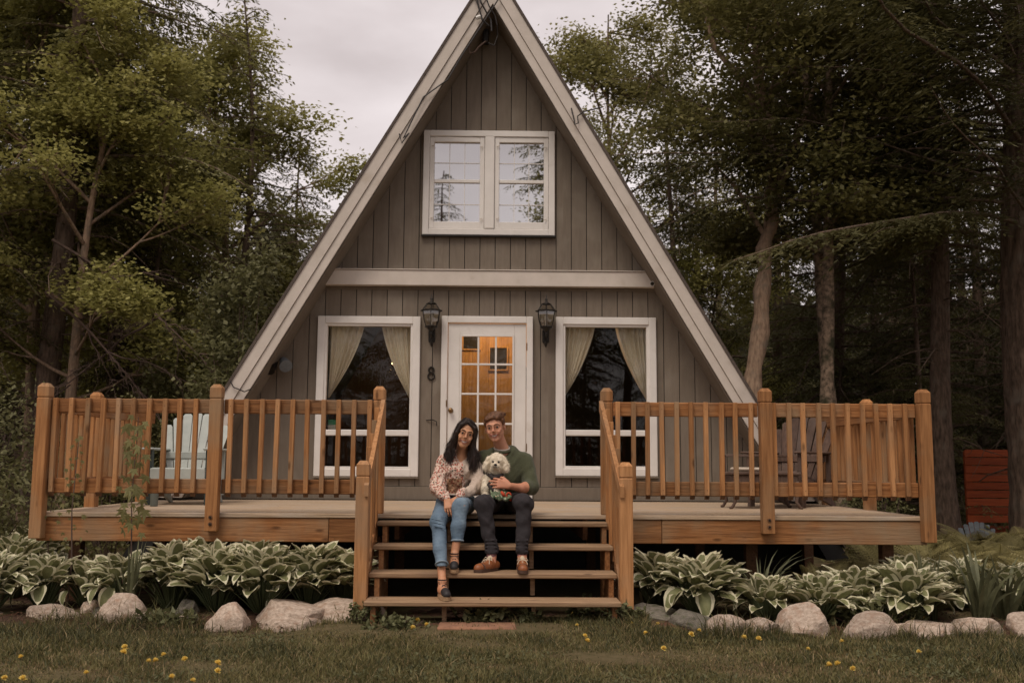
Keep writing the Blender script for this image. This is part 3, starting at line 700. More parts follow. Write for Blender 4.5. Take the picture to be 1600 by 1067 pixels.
# chairs --------------------------------------------------------------
def adirondack(loc, rz, m, mleg, label, s=1.0, n=7, group=None):
    t = empty('adirondack_chair', (0, 0, 0), label, 'chair', group)
    W = .29
    for k in range(n):                                   # fan back
        u = (k - (n - 1) / 2) / ((n - 1) / 2)
        hb = .93 - .13 * u * u; x0, x1 = u * .19, u * .30
        yb, yt = .14, .38
        wv0, wv1 = .028, .046
        M_ = MB(); z0, z1 = .26, hb
        V = []
        for y, z, xx, wv in ((yb, z0, x0, wv0), (yt, z1 - .02, x1, wv1), ):
            V += [(xx - wv, y - .01, z), (xx + wv, y - .01, z), (xx + wv, y + .01, z), (xx - wv, y + .01, z)]
        V += [(x1 - wv1 * .6, yt + .0, z1), (x1 + wv1 * .6, yt, z1), (x1 + wv1 * .6, yt + .015, z1), (x1 - wv1 * .6, yt + .015, z1)]
        M_.add(V, [(0, 1, 5, 4), (1, 2, 6, 5), (2, 3, 7, 6), (3, 0, 4, 7), (4, 5, 9, 8), (5, 6, 10, 9), (6, 7, 11, 10), (7, 4, 8, 11), (8, 9, 10, 11), (3, 2, 1, 0)])
        M_.build('back_slat', m, t)
    for k in range(6):
        y = -.36 + k * .085; z = .36 - k * .02; MB().box(-.25, .25, y, y + .075, z - .02, z, .004).build('seat_slat', m, t)
    MB().box(-.26, .26, -.385, -.363, .22, .355, .006).build('apron', m, t)
    for sx in (-1, 1):
        MB().box(sx * .29 - .055, sx * .29 + .055, -.40, .30, .53, .552, .008).build('arm', m, t)
        MB().box(sx * .275 - .02, sx * .275 + .02, -.36, -.27, 0, .53, .005).build('front_leg', mleg, t)
        mm = MB(); q = [(-.36, .34), (-.36, .22), (.42, 0), (.50, 0), (.30, .18)]
        V = [(sx * .255 - .012, y, z) for y, z in q] + [(sx * .255 + .012, y, z) for y, z in q]; n5 = 5
        mm.add(V, [tuple(range(5)), tuple(range(9, 4, -1))] + [(i, i + 5, (i + 1) % 5 + 5, (i + 1) % 5) for i in range(5)]); mm.build('back_leg', m, t)
        MB().box(sx * .30 - .02, sx * .30 + .02, .24, .28, .08, .53, .004).build('arm_support', m, t)
    MB().box(-.30, .30, .19, .215, .45, .52, .005).build('back_brace', m, t)
    t.location = loc; t.rotation_euler = (0, 0, rz); t.scale = (s, s, s); return t
adirondack((-3.17, 1.85, DZ), rad(4), 'chair_paint', 'dark_leg', 'pale grey green slatted chair with dark feet on the left end of the deck', 1.02)
adirondack((3.10, 2.05, DZ), rad(-42), 'chair_brown', 'chair_brown', 'dark brown slatted chair turned toward the door on the right end of the deck', 1.03)
adirondack((5.72, 6.2, -.06), rad(8), 'grey_chair', 'grey_chair', 'weathered grey slatted chair on the ground seen just past the right end of the deck', .70)
adirondack((6.50, 4.95, -.12), rad(-15), 'grey_chair', 'grey_chair', 'weathered grey slatted chair in the ferns in front of the orange slat screen', .68)
simple('planter_can', MB().lathe([(.034, 0), (.036, .01), (.038, .13), (.036, .135), (.03, .135)], (-3.27, 1.2, DZ + .002), 14), 'can', 'small grey green can standing on the deck under the pale chair', 'can', (-3.27, 1.2, DZ))
# side table with flared legs
t = empty('side_table', (2.64, 1.5, DZ), 'low dark brown table with flared legs left of the brown chair', 'table')
MB().box(2.30, 2.99, 1.28, 1.75, 1.16, 1.19, .008).build('table_top', 'chair_brown', t)
MB().box(2.33, 2.96, 1.30, 1.73, 1.08, 1.158, .004).build('apron', 'chair_brown', t)
for sx, x in ((-1, 2.34), (1, 2.95)):
    for y in (1.32, 1.7): MB().tube([(x, y, 1.10), (x + sx * .01, y, 1.0), (x - sx * .005, y, .90), (x + sx * .03, y, .845), (x + sx * .055, y, .84)], [.024, .02, .016, .016, .012], 8).build('leg', 'chair_brown', t, smooth=True)
MB().box(2.31, 2.35, 1.70, 1.74, 1.19, 1.36, .004).build('back_post', 'chair_brown', t); MB().box(2.31, 2.98, 1.70, 1.73, 1.34, 1.365, .004).build('back_rail', 'chair_brown', t)
t = empty('seat_cushion', (2.48, 1.45, 1.195), 'small cream cushion lying on the dark low table', 'cushion')
MB().box(2.36, 2.62, 1.34, 1.6, 1.196, 1.235, .015).build('pad', 'cloth_cream', t)
# orange slat screen beyond the deck
t = empty('slat_screen', (7.4, 6.0, .4), 'orange stained screen of horizontal slats beyond the right end of the deck', 'fence')
for k in range(9): MB().box(6.83, 8.2, 6.0, 6.02, 1.398 - k * .118, 1.504 - k * .118, .004).build('slat', 'orange_slat', t)
for x in (6.85, 7.6): MB().box(x, x + .09, 6.022, 6.1, 0, 1.48, .004).build('post', 'orange_slat', t)
MB().box(6.80, 8.2, 6.15, 6.9, .30, .36, .004).build('bench_top', 'orange_slat', t)
# ------------------------------------------------------------------ stones
def stone_mesh(seed, sub=3):
    bm = bmesh.new(); bmesh.ops.create_icosphere(bm, subdivisions=sub, radius=1)
    P = np.array([v.co[:] for v in bm.verts]); r = np.random.default_rng(seed)
    for _ in range(11):                                     # chop facets
        d = r.normal(size=3); d /= np.linalg.norm(d); c = r.uniform(.58, .88)
        k = P @ d; P -= np.outer(np.clip(k - c, 0, None) * .9, d)
    P *= (1 + .05 * snoise(P, 5, seed) + .025 * snoise(P, 13, seed + 1))[:, None]
    for v, p in zip(bm.verts, P): v.co = p
    me = bpy.data.meshes.new('stone'); bm.to_mesh(me); bm.free()
    me.polygons.foreach_set('use_smooth', [False] * len(me.polygons)); return me
stones = [  # x, y, half width, height, lean, material, label
 (-4.05, -.30, .30, .10, 0, 'stone', 'flat pale stone at the left edge of the lawn, half sunk in grass'),
 (-3.52, -.38, .17, .20, .1, 'stone', 'small rounded pink grey stone left of the gap before the large pale boulder'),
 (-3.34, -.52, .19, .13, .3, 'stone', 'low flat stone lying in front of the small ones near the left edge'),
 (-3.24, -.28, .10, .20, .2, 'stone', 'little upright stone behind the low flat one at the left'),
 (-3.10, -.34, .08, .17, 0, 'stone_grey', 'small grey stone touching the left side of the large pale boulder'),
 (-2.90, -.52, .205, .31, .1, 'stone', 'large pale domed boulder under the hostas left of the middle post'),
 (-2.62, -.62, .13, .17, .2, 'stone', 'brownish stone leaning on the right of the large pale boulder'),
 (-2.42, -.45, .10, .26, 0, 'stone_grey', 'dark stone half hidden under hosta leaves left of the middle post'),
 (-2.32, -.66, .12, .13, .4, 'stone', 'low rough stone below the middle post of the left railing'),
 (-1.96, -.82, .17, .27, -.5, 'stone', 'pointed wedge shaped stone in bare soil left of the steps'),
 (-1.55, -.62, .28, .28, .15, 'stone', 'broad layered stone with a flat top, second from the steps on the left'),
 (-1.47, -.80, .18, .13, .0, 'stone', 'low ledge of pink stone in front of the broad layered one'),
 (-1.17, -.50, .27, .28, -.25, 'stone', 'big sloping stone beside the left newel post of the steps'),
 (1.22, -.50, .22, .24, .25, 'stone_grey', 'angular grey stone beside the right newel post of the steps'),
 (1.46, -.78, .18, .27, .0, 'stone_grey', 'brown mossy round stone second from the steps on the right'),
 (1.71, -1.02, .155, .20, .2, 'stone', 'smooth pale low stone third from the steps on the right'),
 (1.98, -.92, .135, .21, .1, 'stone', 'small cracked stone with a flat top left of the tallest pale boulder'),
 (2.30, -.95, .19, .31, .0, 'stone', 'tallest pale rounded boulder in the right stone border'),
 (2.74, -1.0, .20, .24, -.2, 'stone', 'ridged tan stone right of the tallest pale boulder'),
 (2.96, -1.02, .13, .17, -.3, 'stone', 'sloping end of stone leaning against the ridged tan one'),
 (3.20, -1.02, .20, .18, .1, 'stone', 'long low pale stone near the right end of the border'),
 (3.57, -.95, .19, .22, .05, 'stone', 'brownish pointed stone second from the right edge'),
 (3.98, -.90, .17, .22, .0, 'stone', 'orange tinted stone at the right edge of the photo'),
]
for i, (x, y, w_, h, lean, m, lab) in enumerate(stones):
    me = stone_mesh(100 + i, 4 if w_ > .12 else 3); me.materials.append(MATS[m])
    o = bpy.data.objects.new('border_stone', me); COL.objects.link(o)
    h *= .66; o.location = (x, y, h * .22 + .005); o.scale = (w_ * 1.2, w_ * .85 + .02, h * .98); o.rotation_euler = (0, lean * .5, random.uniform(0, .6) + i)
    # keep the drawn width: rotate mostly about z in small steps
    o.rotation_euler[2] = random.uniform(-.35, .35)
    ORG[o.name] = Vector(o.location); tag(o, lab, 'stone', 'stones edging the beds')

# ------------------------------------------------------------------ hostas
def hosta_leaf(kind):
    r = np.random.default_rng(kind + 5)
    us = [-1, -.66, 0, .66, 1]; vs = [0, .12, .3, .5, .7, .86, 1]
    Ln = .175 + .02 * r.uniform(-1, 1); Wd = .052 + .008 * r.uniform(-1, 1); bend = [.35, .7, 1.1, .15, .55, 1.5][kind % 6]; cup = .5
    V = []
    for v in vs:
        w_ = Wd * (math.sin(math.pi * min(1, v * .92 + .06) ** .85)) ** .8 if v < 1 else 0.002
        ang = bend * v; 
        y = Ln * (math.sin(ang) / bend if bend > .01 else v); z = -Ln * ((1 - math.cos(ang)) / bend)
        for u in us:
            wave = .006 * math.sin(v * 13 + kind + (3 if u > 0 else 0)) * (abs(u) > .9)
            V.append((u * w_, y + .0, z + cup * w_ * abs(u) ** 1.4 + wave))
    F = []; mi = []
    n = len(us)
    for j in range(len(vs) - 1):
        for i in range(n - 1):
            F.append((j * n + i, j * n + i + 1, (j + 1) * n + i + 1, (j + 1) * n + i)); mi.append(1 if (i in (0, n - 2) or j == len(vs) - 2) and j > 0 else 0)
    me = bpy.data.meshes.new('leaf'); me.from_pydata(V, [], F); me.materials.append(MATS['hosta_green']); me.materials.append(MATS['hosta_cream'])
    me.polygons.foreach_set('material_index', mi); me.polygons.foreach_set('use_smooth', [True] * len(F)); me.update(); return me
HL = [hosta_leaf(k) for k in range(6)]
def hosta(x, y, R, H, n, label, scale=1.0, group='variegated hostas in the beds', z0=.05):
    t = empty('hosta', (x, y, z0), label, 'plant', group)
    st = MB()
    for i in range(n):
        f = (i + .5) / n                                   # 0 centre .. 1 rim
        a = i * 2.39996 + random.uniform(-.3, .3)
        rr = R * (.10 + .80 * f ** .75); el = (1.35 - 1.05 * f ** 1.3) + random.uniform(-.3, .2) - (1.0 if random.random() < .10 * f else 0)
        zz = H * (.80 - .36 * f ** 1.7) + random.uniform(-.03, .03)
        s = scale * random.uniform(.82, 1.15) * (.8 + .35 * math.sin(f * 2.6))
        d = Vector((math.cos(a), math.sin(a), 0)); base = d * (rr * .72) + Vector((0, 0, zz * .82))
        o = child('leaf', HL[random.randrange(6)], t, base, (0, 0, 0), (s, s, s))
        o.rotation_euler = Euler((el, random.uniform(-.35, .35), a - math.pi / 2), 'XYZ')
        st.tube([Vector((x, y, z0)) + d * rr * .12, Vector((x, y, z0)) + d * rr * .45 + Vector((0, 0, zz * .5)), Vector((x, y, z0)) + base], [.006, .005, .003], 4, cap=False)
    st.build('stems', 'hosta_stem', t, recalc=False)
H_ = [
 (-4.02, -.30, .34, .46, 60, 'hosta at the far left edge behind the flat pale stone', 1.0),
 (-3.68, -.12, .30, .44, 46, 'hosta between the left edge one and the gap with the little stones', .95),
 (-3.36, -.05, .28, .40, 42, 'smaller hosta in the gap behind the little stones at the left', .85),
 (-3.05, -.15, .28, .44, 46, 'hosta just left of the dark iris leaves in the left bed', .95),
 (-2.62, -.18, .34, .56, 64, 'tall hosta right behind the large pale domed boulder', 1.05),
 (-2.22, -.30, .34, .55, 64, 'hosta below the middle post of the left railing', 1.05),
 (-1.84, -.36, .36, .52, 70, 'hosta with drooping lower leaves behind the pointed wedge stone', 1.1),
 (-1.50, -.24, .32, .55, 60, 'hosta behind the broad layered stone left of the steps', 1.05),
 (-1.24, -.14, .27, .52, 52, 'hosta crowding the left newel post of the steps', 1.0),
 (-2.45, .0, .30, .60, 44, 'back row hosta against the beam left of the middle post', 1.0),
 (-1.98, -.02, .30, .61, 44, 'back row hosta against the beam right of the middle post', 1.0),
 (-4.25, .55, .34, .58, 50, 'hosta behind the left corner of the deck at the photo edge', .9),
 (-4.45, 1.35, .36, .66, 46, 'furthest hosta back along the left side of the deck', .9),
 (1.34, -.18, .28, .50, 52, 'tall hosta right of the right newel post with one leaf over the step', 1.0),
 (1.62, -.42, .34, .46, 66, 'large bright hosta between the right steps and the daylily', 1.1),
 (2.12, -.55, .30, .30, 48, 'low hosta behind the small cracked stone in the right bed', .9),
 (2.52, -.62, .32, .30, 52, 'low hosta behind the tallest pale boulder', .92),
 (2.86, -.42, .32, .36, 50, 'hosta below the fern in the middle of the right bed', .95),
 (3.22, -.60, .36, .38, 58, 'wide hosta with a long leaf behind the long low stone', 1.1),
 (3.45, -.05, .32, .45, 46, 'hosta at the right end of the deck behind the wide one', .95),
 (3.95, .0, .30, .42, 40, 'hosta behind the sword shaped leaves near the right edge', .9),
 (4.35, -.2, .30, .42, 36, 'hosta at the right edge of the photo behind the orange tinted stone', .9),
]
for x, y, R, H, n, lab, s in H_: hosta(x, y, R * 1.08, H * 1.1, int(n * 1.6), lab, s * 1.0)

# ------------------------------------------------------------------ sword leaves (iris, daylily)
def blades(name, x, y, n, h, spread, wd, m, label, cat, droop=.3, group=None, z0=.03):
    t = empty(name, (x, y, z0), label, cat, group)
    for i in range(n):
        a = random.uniform(0, 6.283); hh = h * random.uniform(.6, 1.05); sp = spread * random.uniform(.2, 1); dr = droop * random.uniform(.3, 1.3)
        M_ = MB(); V = []; d = Vector((math.cos(a), math.sin(a), 0)); face = random.uniform(0, math.pi); s_ = Vector((math.cos(face), math.sin(face), 0))
        for k in range(7):
            v = k / 6; w_ = wd * (1 - v ** 2.2) * .5 + .001
            c = d * (sp * v + dr * h * v ** 3) + Vector((0, 0, hh * (v - dr * .55 * v ** 3))) + d * .03
            V += [c - s_ * w_, c + s_ * w_ * .2 + d * w_ * .25, c + s_ * w_]
        F = []
        for k in range(6):
            for q in (0, 1): F.append((k * 3 + q, k * 3 + q + 1, (k + 1) * 3 + q + 1, (k + 1) * 3 + q))
        M_.add([Vector((x, y, z0)) + p for p in V], F).build('leaf', m, t, recalc=False, smooth=True)
blades('iris', -2.86, -.45, 14, .62, .10, .035, 'iris_leaf', 'clump of upright sword leaves between the hostas of the left bed', 'plant', .08)
blades('daylily', 2.18, -.18, 46, .62, .22, .02, 'iris_leaf', 'arching grassy daylily clump in front of the deck right of the bright hosta', 'plant', .55)
blades('daylily', 2.62, -.2, 26, .36, .22, .018, 'iris_leaf', 'low grassy clump under the fern in the right bed', 'plant', .5)
blades('iris', 3.42, -.55, 16, .62, .08, .04, 'iris_leaf', 'upright pale sword leaves between the wide hosta and the dark sword leaves', 'plant', .06)
blades('iris', 3.78, -.6, 26, .66, .16, .05, 'iris_leaf', 'big clump of dark arching sword leaves near the right edge', 'plant', .35)
blades('iris', 4.05, -.45, 22, .62, .2, .05, 'iris_leaf', 'dark arching sword leaves at the right edge of the photo', 'plant', .4)
blades('daylily', -1.2, .1, 10, .75, .2, .014, 'iris_leaf', 'few thin grass leaves rising above the hostas left of the steps', 'plant', .3)

# ------------------------------------------------------------------ ferns
def frond_mesh(seed):
    r = np.random.default_rng(seed); V = []; F = []
    n = 30; Ln = .62; bend = r.uniform(.9, 1.4)
    for k in range(n):
        v = (k + 2) / (n + 2); ang = bend * v
        y = Ln * math.sin(ang) / bend; z = -Ln * (1 - math.cos(ang)) / bend + 0
        tl = .125 * math.sin(math.pi * min(1, v * 1.0)) ** .75 * (1.15 - .6 * v) + .008
        ty, tz = math.cos(ang), -math.sin(ang)
        for s in (-1, 1):
            b = len(V); wv = .0085
            for q in range(4):
                u = q / 3; ww = wv * (1 - u * .75)
                px, py, pz = s * tl * u, y + ty * tl * .35 * u, z + tz * tl * .35 * u - .02 * u * u
                V += [(px, py - ty * ww, pz - tz * ww), (px, py + ty * ww * (.4 if q % 2 else 1), pz + tz * ww)]
            for q in range(3): F.append((b + 2 * q, b + 2 * q + 1, b + 2 * q + 3, b + 2 * q + 2))
    b = len(V)                                              # midrib
    for k in range(6):
        v = k / 5; ang = bend * v; y = Ln * math.sin(ang) / bend; z = -Ln * (1 - math.cos(ang)) / bend; V += [(-.003, y, z), (.003, y, z)]
    for k in range(5): F.append((b + 2 * k, b + 2 * k + 1, b + 2 * k + 3, b + 2 * k + 2))
    me = bpy.data.meshes.new('frond'); me.from_pydata(V, [], F); me.materials.append(MATS['fern_leaf']); me.update(); return me
FR = [frond_mesh(i) for i in range(4)]
def fern(x, y, n, s, label, z0=.03, lean=.95, group=None):
    t = empty('fern', (x, y, z0), label, 'fern', group)
    for i in range(n):
        a = i * 2.399 + random.uniform(-.3, .3); ss = s * random.uniform(.75, 1.15)
        child('frond', FR[random.randrange(4)], t, (0, 0, 0), (lean + random.uniform(-.3, .35), random.uniform(-.3, .3), a), (ss, ss, ss))
fern(2.72, -.12, 9, .95, 'light fern rising in front of the beam right of the daylily', .05, 1.25)
fern(3.32, .0, 9, .9, 'fern leaning over the right end of the beam', .05, 1.2)
for i, (x, y, s_, lab) in enumerate([(2.30, .02, .62, 'low fern under the beam right of the right middle post'), (2.95, .0, .7, 'feathery fern between the two hostas in the middle of the right bed'), (3.05, .3, .7, 'fern in the dark gap under the right half of the deck'), (3.6, -.1, .8, 'fern in front of the right corner post of the deck'), (3.85, .2, .95, 'tall fern just past the right corner post of the deck')]): fern(x, y, 14, s_, lab, .05, 1.1)
FG = 'ferns massed beyond the right end of the deck'
for i, (x, y) in enumerate([(4.2, .9), (4.7, .6), (5.2, .9), (4.4, 1.6), (5.0, 1.7), (5.6, 1.5), (6.1, 1.9), (4.3, 2.5), (4.9, 2.7), (5.5, 2.6), (6.1, 2.8), (6.7, 2.6), (4.6, 3.5), (5.3, 3.6), (6.0, 3.7), (6.6, 3.8), (7.2, 3.4), (5.7, 4.3), (6.2, 4.25), (6.8, 4.35), (6.4, 3.3), (5.4, 3.1), (4.6, 2.0), (5.2, 2.2), (4.0, 1.3), (4.0, .35), (4.6, .15), (5.1, .25)]):
    fern(x, y, 22, random.uniform(1.05, 1.35), 'one of the ferns massed in front of the orange screen, right of the deck', .02, .95, FG)

# ------------------------------------------------------------------ saplings in front of the left railing
def maple_leaf_mesh():
    pts = []
    lobes = [(90, 1.0), (38, .86), (142, .86), (-8, .55), (188, .55)]
    outline = [(-90, .12), (-30, .28), (-8, .55), (12, .34), (38, .86), (62, .42), (90, 1.0), (118, .42), (142, .86), (168, .34), (188, .55), (210, .28)]
    V = [(0, 0, 0)] + [(r * math.cos(rad(a)) * .075, r * math.sin(rad(a)) * .075 + .0, -.018 * r * r) for a, r in outline]
    F = [(0, i, i % 12 + 1) for i in range(1, 13)]
    me = bpy.data.meshes.new('leaf'); me.from_pydata(V, [], F); me.materials.append(MATS['sapling_leaf']); me.update(); return me
ML = maple_leaf_mesh()
def sapling(x, y, h, n, s, label, lo=.3, w_=.13, leafmat=None):
    t = empty('sapling', (x, y, .05), label, 'young tree')
    pts = [(x, y, .05), (x + .02, y, h * .3), (x + .005, y - .02, h * .6), (x + .02, y, h)]
    MB().tube(pts, [.008, .007, .005, .003], 6).build('stem', 'twig', t)
    for i in range(n):
        v = lo + (1 - lo) * (i + .5) / n; a = i * 2.4; r_ = w_ * random.uniform(.35, 1) * (1.1 - .5 * v)
        p = (.015 + math.cos(a) * r_, math.sin(a) * r_ * .7 - .03, h * v - .05 + random.uniform(-.03, .05))
        ss = s * random.uniform(.7, 1.15)
        child('leaf', ML, t, p, (random.uniform(-1.6, -.7), random.uniform(-.5, .5), random.uniform(-.9, .9)), (ss, ss, ss))
sapling(-2.98, -.2, 1.62, 44, 1.15, 'young maple sapling with pale lobed leaves in front of the left railing', .40, .16)
sapling(-3.48, -.15, 1.42, 46, .50, 'thin small leaved sapling left of the maple sapling', .35, .14)
sapling(-3.75, .05, 1.05, 26, .5, 'short small leaved shoot at the left corner post of the deck', .3, .16)

# ------------------------------------------------------------------ leafy masses built from numpy leaf cards
def cards(C, D, Nn, Ln, W):
    """rhombic leaves, one quad each: centre-base C, direction D, normal Nn"""
    D = D / (np.linalg.norm(D, axis=1, keepdims=True) + 1e-9); S = np.cross(D, Nn); S /= (np.linalg.norm(S, axis=1, keepdims=True) + 1e-9)
    Nn = np.cross(S, D)
    Ln = np.asarray(Ln).reshape(-1, 1) * np.ones((len(C), 1)); W = np.asarray(W).reshape(-1, 1) * np.ones((len(C), 1))
    a = C; b = C + D * Ln * .45 - S * W * .5 - Nn * W * .12; c = C + D * Ln; d = C + D * Ln * .45 + S * W * .5 - Nn * W * .12
    V = np.stack([a, b, c, d], 1).reshape(-1, 3); F = np.arange(len(V)).reshape(-1, 4); return V, F
def shrub(name, x, y, w_, d_, h, n, ls, m, label, cat='shrub', group=None, z0=0):
    t = empty(name, (x, y, z0), label, cat, group)
    k = 40; cc = rng.uniform(-1, 1, (k, 3)); cc[:, 2] = rng.uniform(.15, 1, k); q = np.sqrt(np.clip(1 - (cc[:, 2] - .2) ** 2, .05, 1)); cc[:, 0] *= w_ * .5 * q; cc[:, 1] *= d_ * .5 * q; cc[:, 2] *= h
    i = rng.integers(0, k, n); C = cc[i] + rng.normal(size=(n, 3)) * min(w_, h) * .11; C[:, 2] = np.abs(C[:, 2]); C += (x, y, z0)
    V, F = cards(C, unit(n) + (0, 0, -.2), unit(n) * .6 + (0, 0, 1), rng.uniform(.6, 1.2, n) * ls, rng.uniform(.5, .8, n) * ls)
    np_mesh('foliage', V, F, m, parent=t, org=(x, y, z0))
    s = MB()
    for j in range(0, k, 3):
        p = cc[j] + (x, y, z0); s.tube([(x + (p[0] - x) * .15, y + (p[1] - y) * .15, z0), (x + (p[0] - x) * .6, y + (p[1] - y) * .6, (p[2] - z0) * .5 + z0), p], [.012, .008, .004], 4, cap=False)
    s.build('stems', 'twig', t, recalc=False)
shrub('shrub', -5.3, 1.6, 1.6, 1.2, 2.0, 5200, .06, 'shrub_leaf', 'loose green shrub at the left edge of the photo beside the deck corner')
shrub('shrub', -4.75, .7, .9, .7, 1.15, 2600, .055, 'shrub_leaf', 'low leafy shrub against the left corner post of the deck')
shrub('shrub', -4.5, 3.4, 1.4, 1.2, 1.7, 4500, .055, 'hemlock_leaf', 'dark shrub behind the left side railing')
shrub('shrub', -3.35, 4.6, 1.3, 1.2, 4.0, 6500, .085, 'shrub_leaf', 'tall light green leafy shrub rising along the left rake of the cabin')
shrub('shrub', -4.4, 6.6, 1.6, 1.4, 3.3, 5500, .085, 'shrub_leaf', 'light green understory shrub behind the tall one left of the cabin')
shrub('shrub', 4.35, 3.0, .7, .6, 1.35, 1500, .05, 'shrub_leaf', 'small leafy shrub behind the brown chair at the right railing')
shrub('shrub', .0, -.76, .7, .16, .13, 520, .07, 'weed_leaf', 'low weeds growing under the bottom step', 'weeds', z0=.06)
shrub('shrub', -1.0, -.80, .3, .16, .14, 260, .045, 'weed_leaf', 'weeds round the foot of the left newel post', 'weeds', z0=.05)
shrub('shrub', 1.0, -.82, .3, .16, .13, 240, .045, 'weed_leaf', 'weeds round the foot of the right newel post', 'weeds', z0=.05)
shrub('shrub', .72, -.5, .4, .25, .2, 260, .06, 'weed_leaf', 'weeds under the right end of the bottom step', 'weeds')
shrub('shrub', -.72, -1.0, .5, .2, .13, 330, .05, 'weed_leaf', 'weed clump in the grass left of the rust brown slab', 'weeds')
shrub('shrub', -2.5, -.72, .6, .2, .12, 320, .07, 'weed_leaf', 'low weeds between the stones under the left bed', 'weeds')
shrub('shrub', 2.9, -.75, .8, .2, .2, 500, .07, 'weed_leaf', 'dark weeds behind the ridged tan stone', 'weeds')

# ------------------------------------------------------------------ dandelions
def dandelion_mesh():
    m = MB(); V = []
    C = rng.normal(size=(70, 3)); 
    a = rng.uniform(0, 6.283, 90); e = rng.uniform(-.1, 1.5, 90)
    D = np.stack([np.cos(a) * np.cos(e), np.sin(a) * np.cos(e), np.sin(e) + .15], 1)
    V, F = cards(np.zeros((90, 3)), D, np.tile([0, 0, 1.], (90, 1)) + .3 * unit(90), .022, .009)
    return np_mesh('flower_head', V, F, 'dandelion_petal', link=False)
DM = dandelion_mesh()
def ground_pt(px, py, z=.05):
    d = RW @ np.array([px - 800, -(py - 533.5), -1555.]); t = (z - 1.25) / d[2]; return d[0] * t, -8.5 + d[1] * t
dl = [(195, 1010), (193, 1018), (232, 1032), (243, 1031), (256, 1022), (289, 1029), (340, 1047), (340, 1035), (301, 1062), (268, 1056), (135, 1050), (33, 1025), (7, 1058), (36, 1059), (652, 968), (645, 980), (667, 975), (897, 958), (902, 976), (914, 992), (917, 1000), (987, 973), (1009, 988), (1028, 974), (1037, 1012), (1080, 990), (1092, 984), (1262, 1013), (1295, 1038), (1309, 1036), (1333, 1044), (1436, 1017), (1185, 997), (1162, 995), (1315, 1001), (1350, 972), (1443, 965)]
for i, (px, py) in enumerate(dl):
    x, y = ground_pt(px, py, .09)
    side = 'left' if px < 560 else ('right' if px > 930 else 'middle')
    t = empty('dandelion', (x, y, 0), {'left': 'yellow dandelion flower in the lawn in front of the left stones', 'right': 'yellow dandelion flower in the lawn in front of the right stones', 'middle': 'yellow dandelion flower in the grass near the foot of the steps'}[side], 'flower', 'yellow dandelions in the lawn, ' + side + ' part')
    h = .085; s = random.uniform(.85, 1.2)
    MB().tube([(x, y, 0), (x + .004, y, h * .6), (x, y, h)], .002, 5).build('stem', 'weed_leaf', t, recalc=False)
    child('flower_head', DM, t, (0, 0, h), (random.uniform(.1, .7), random.uniform(-.4, .4), i), (s, s, s))

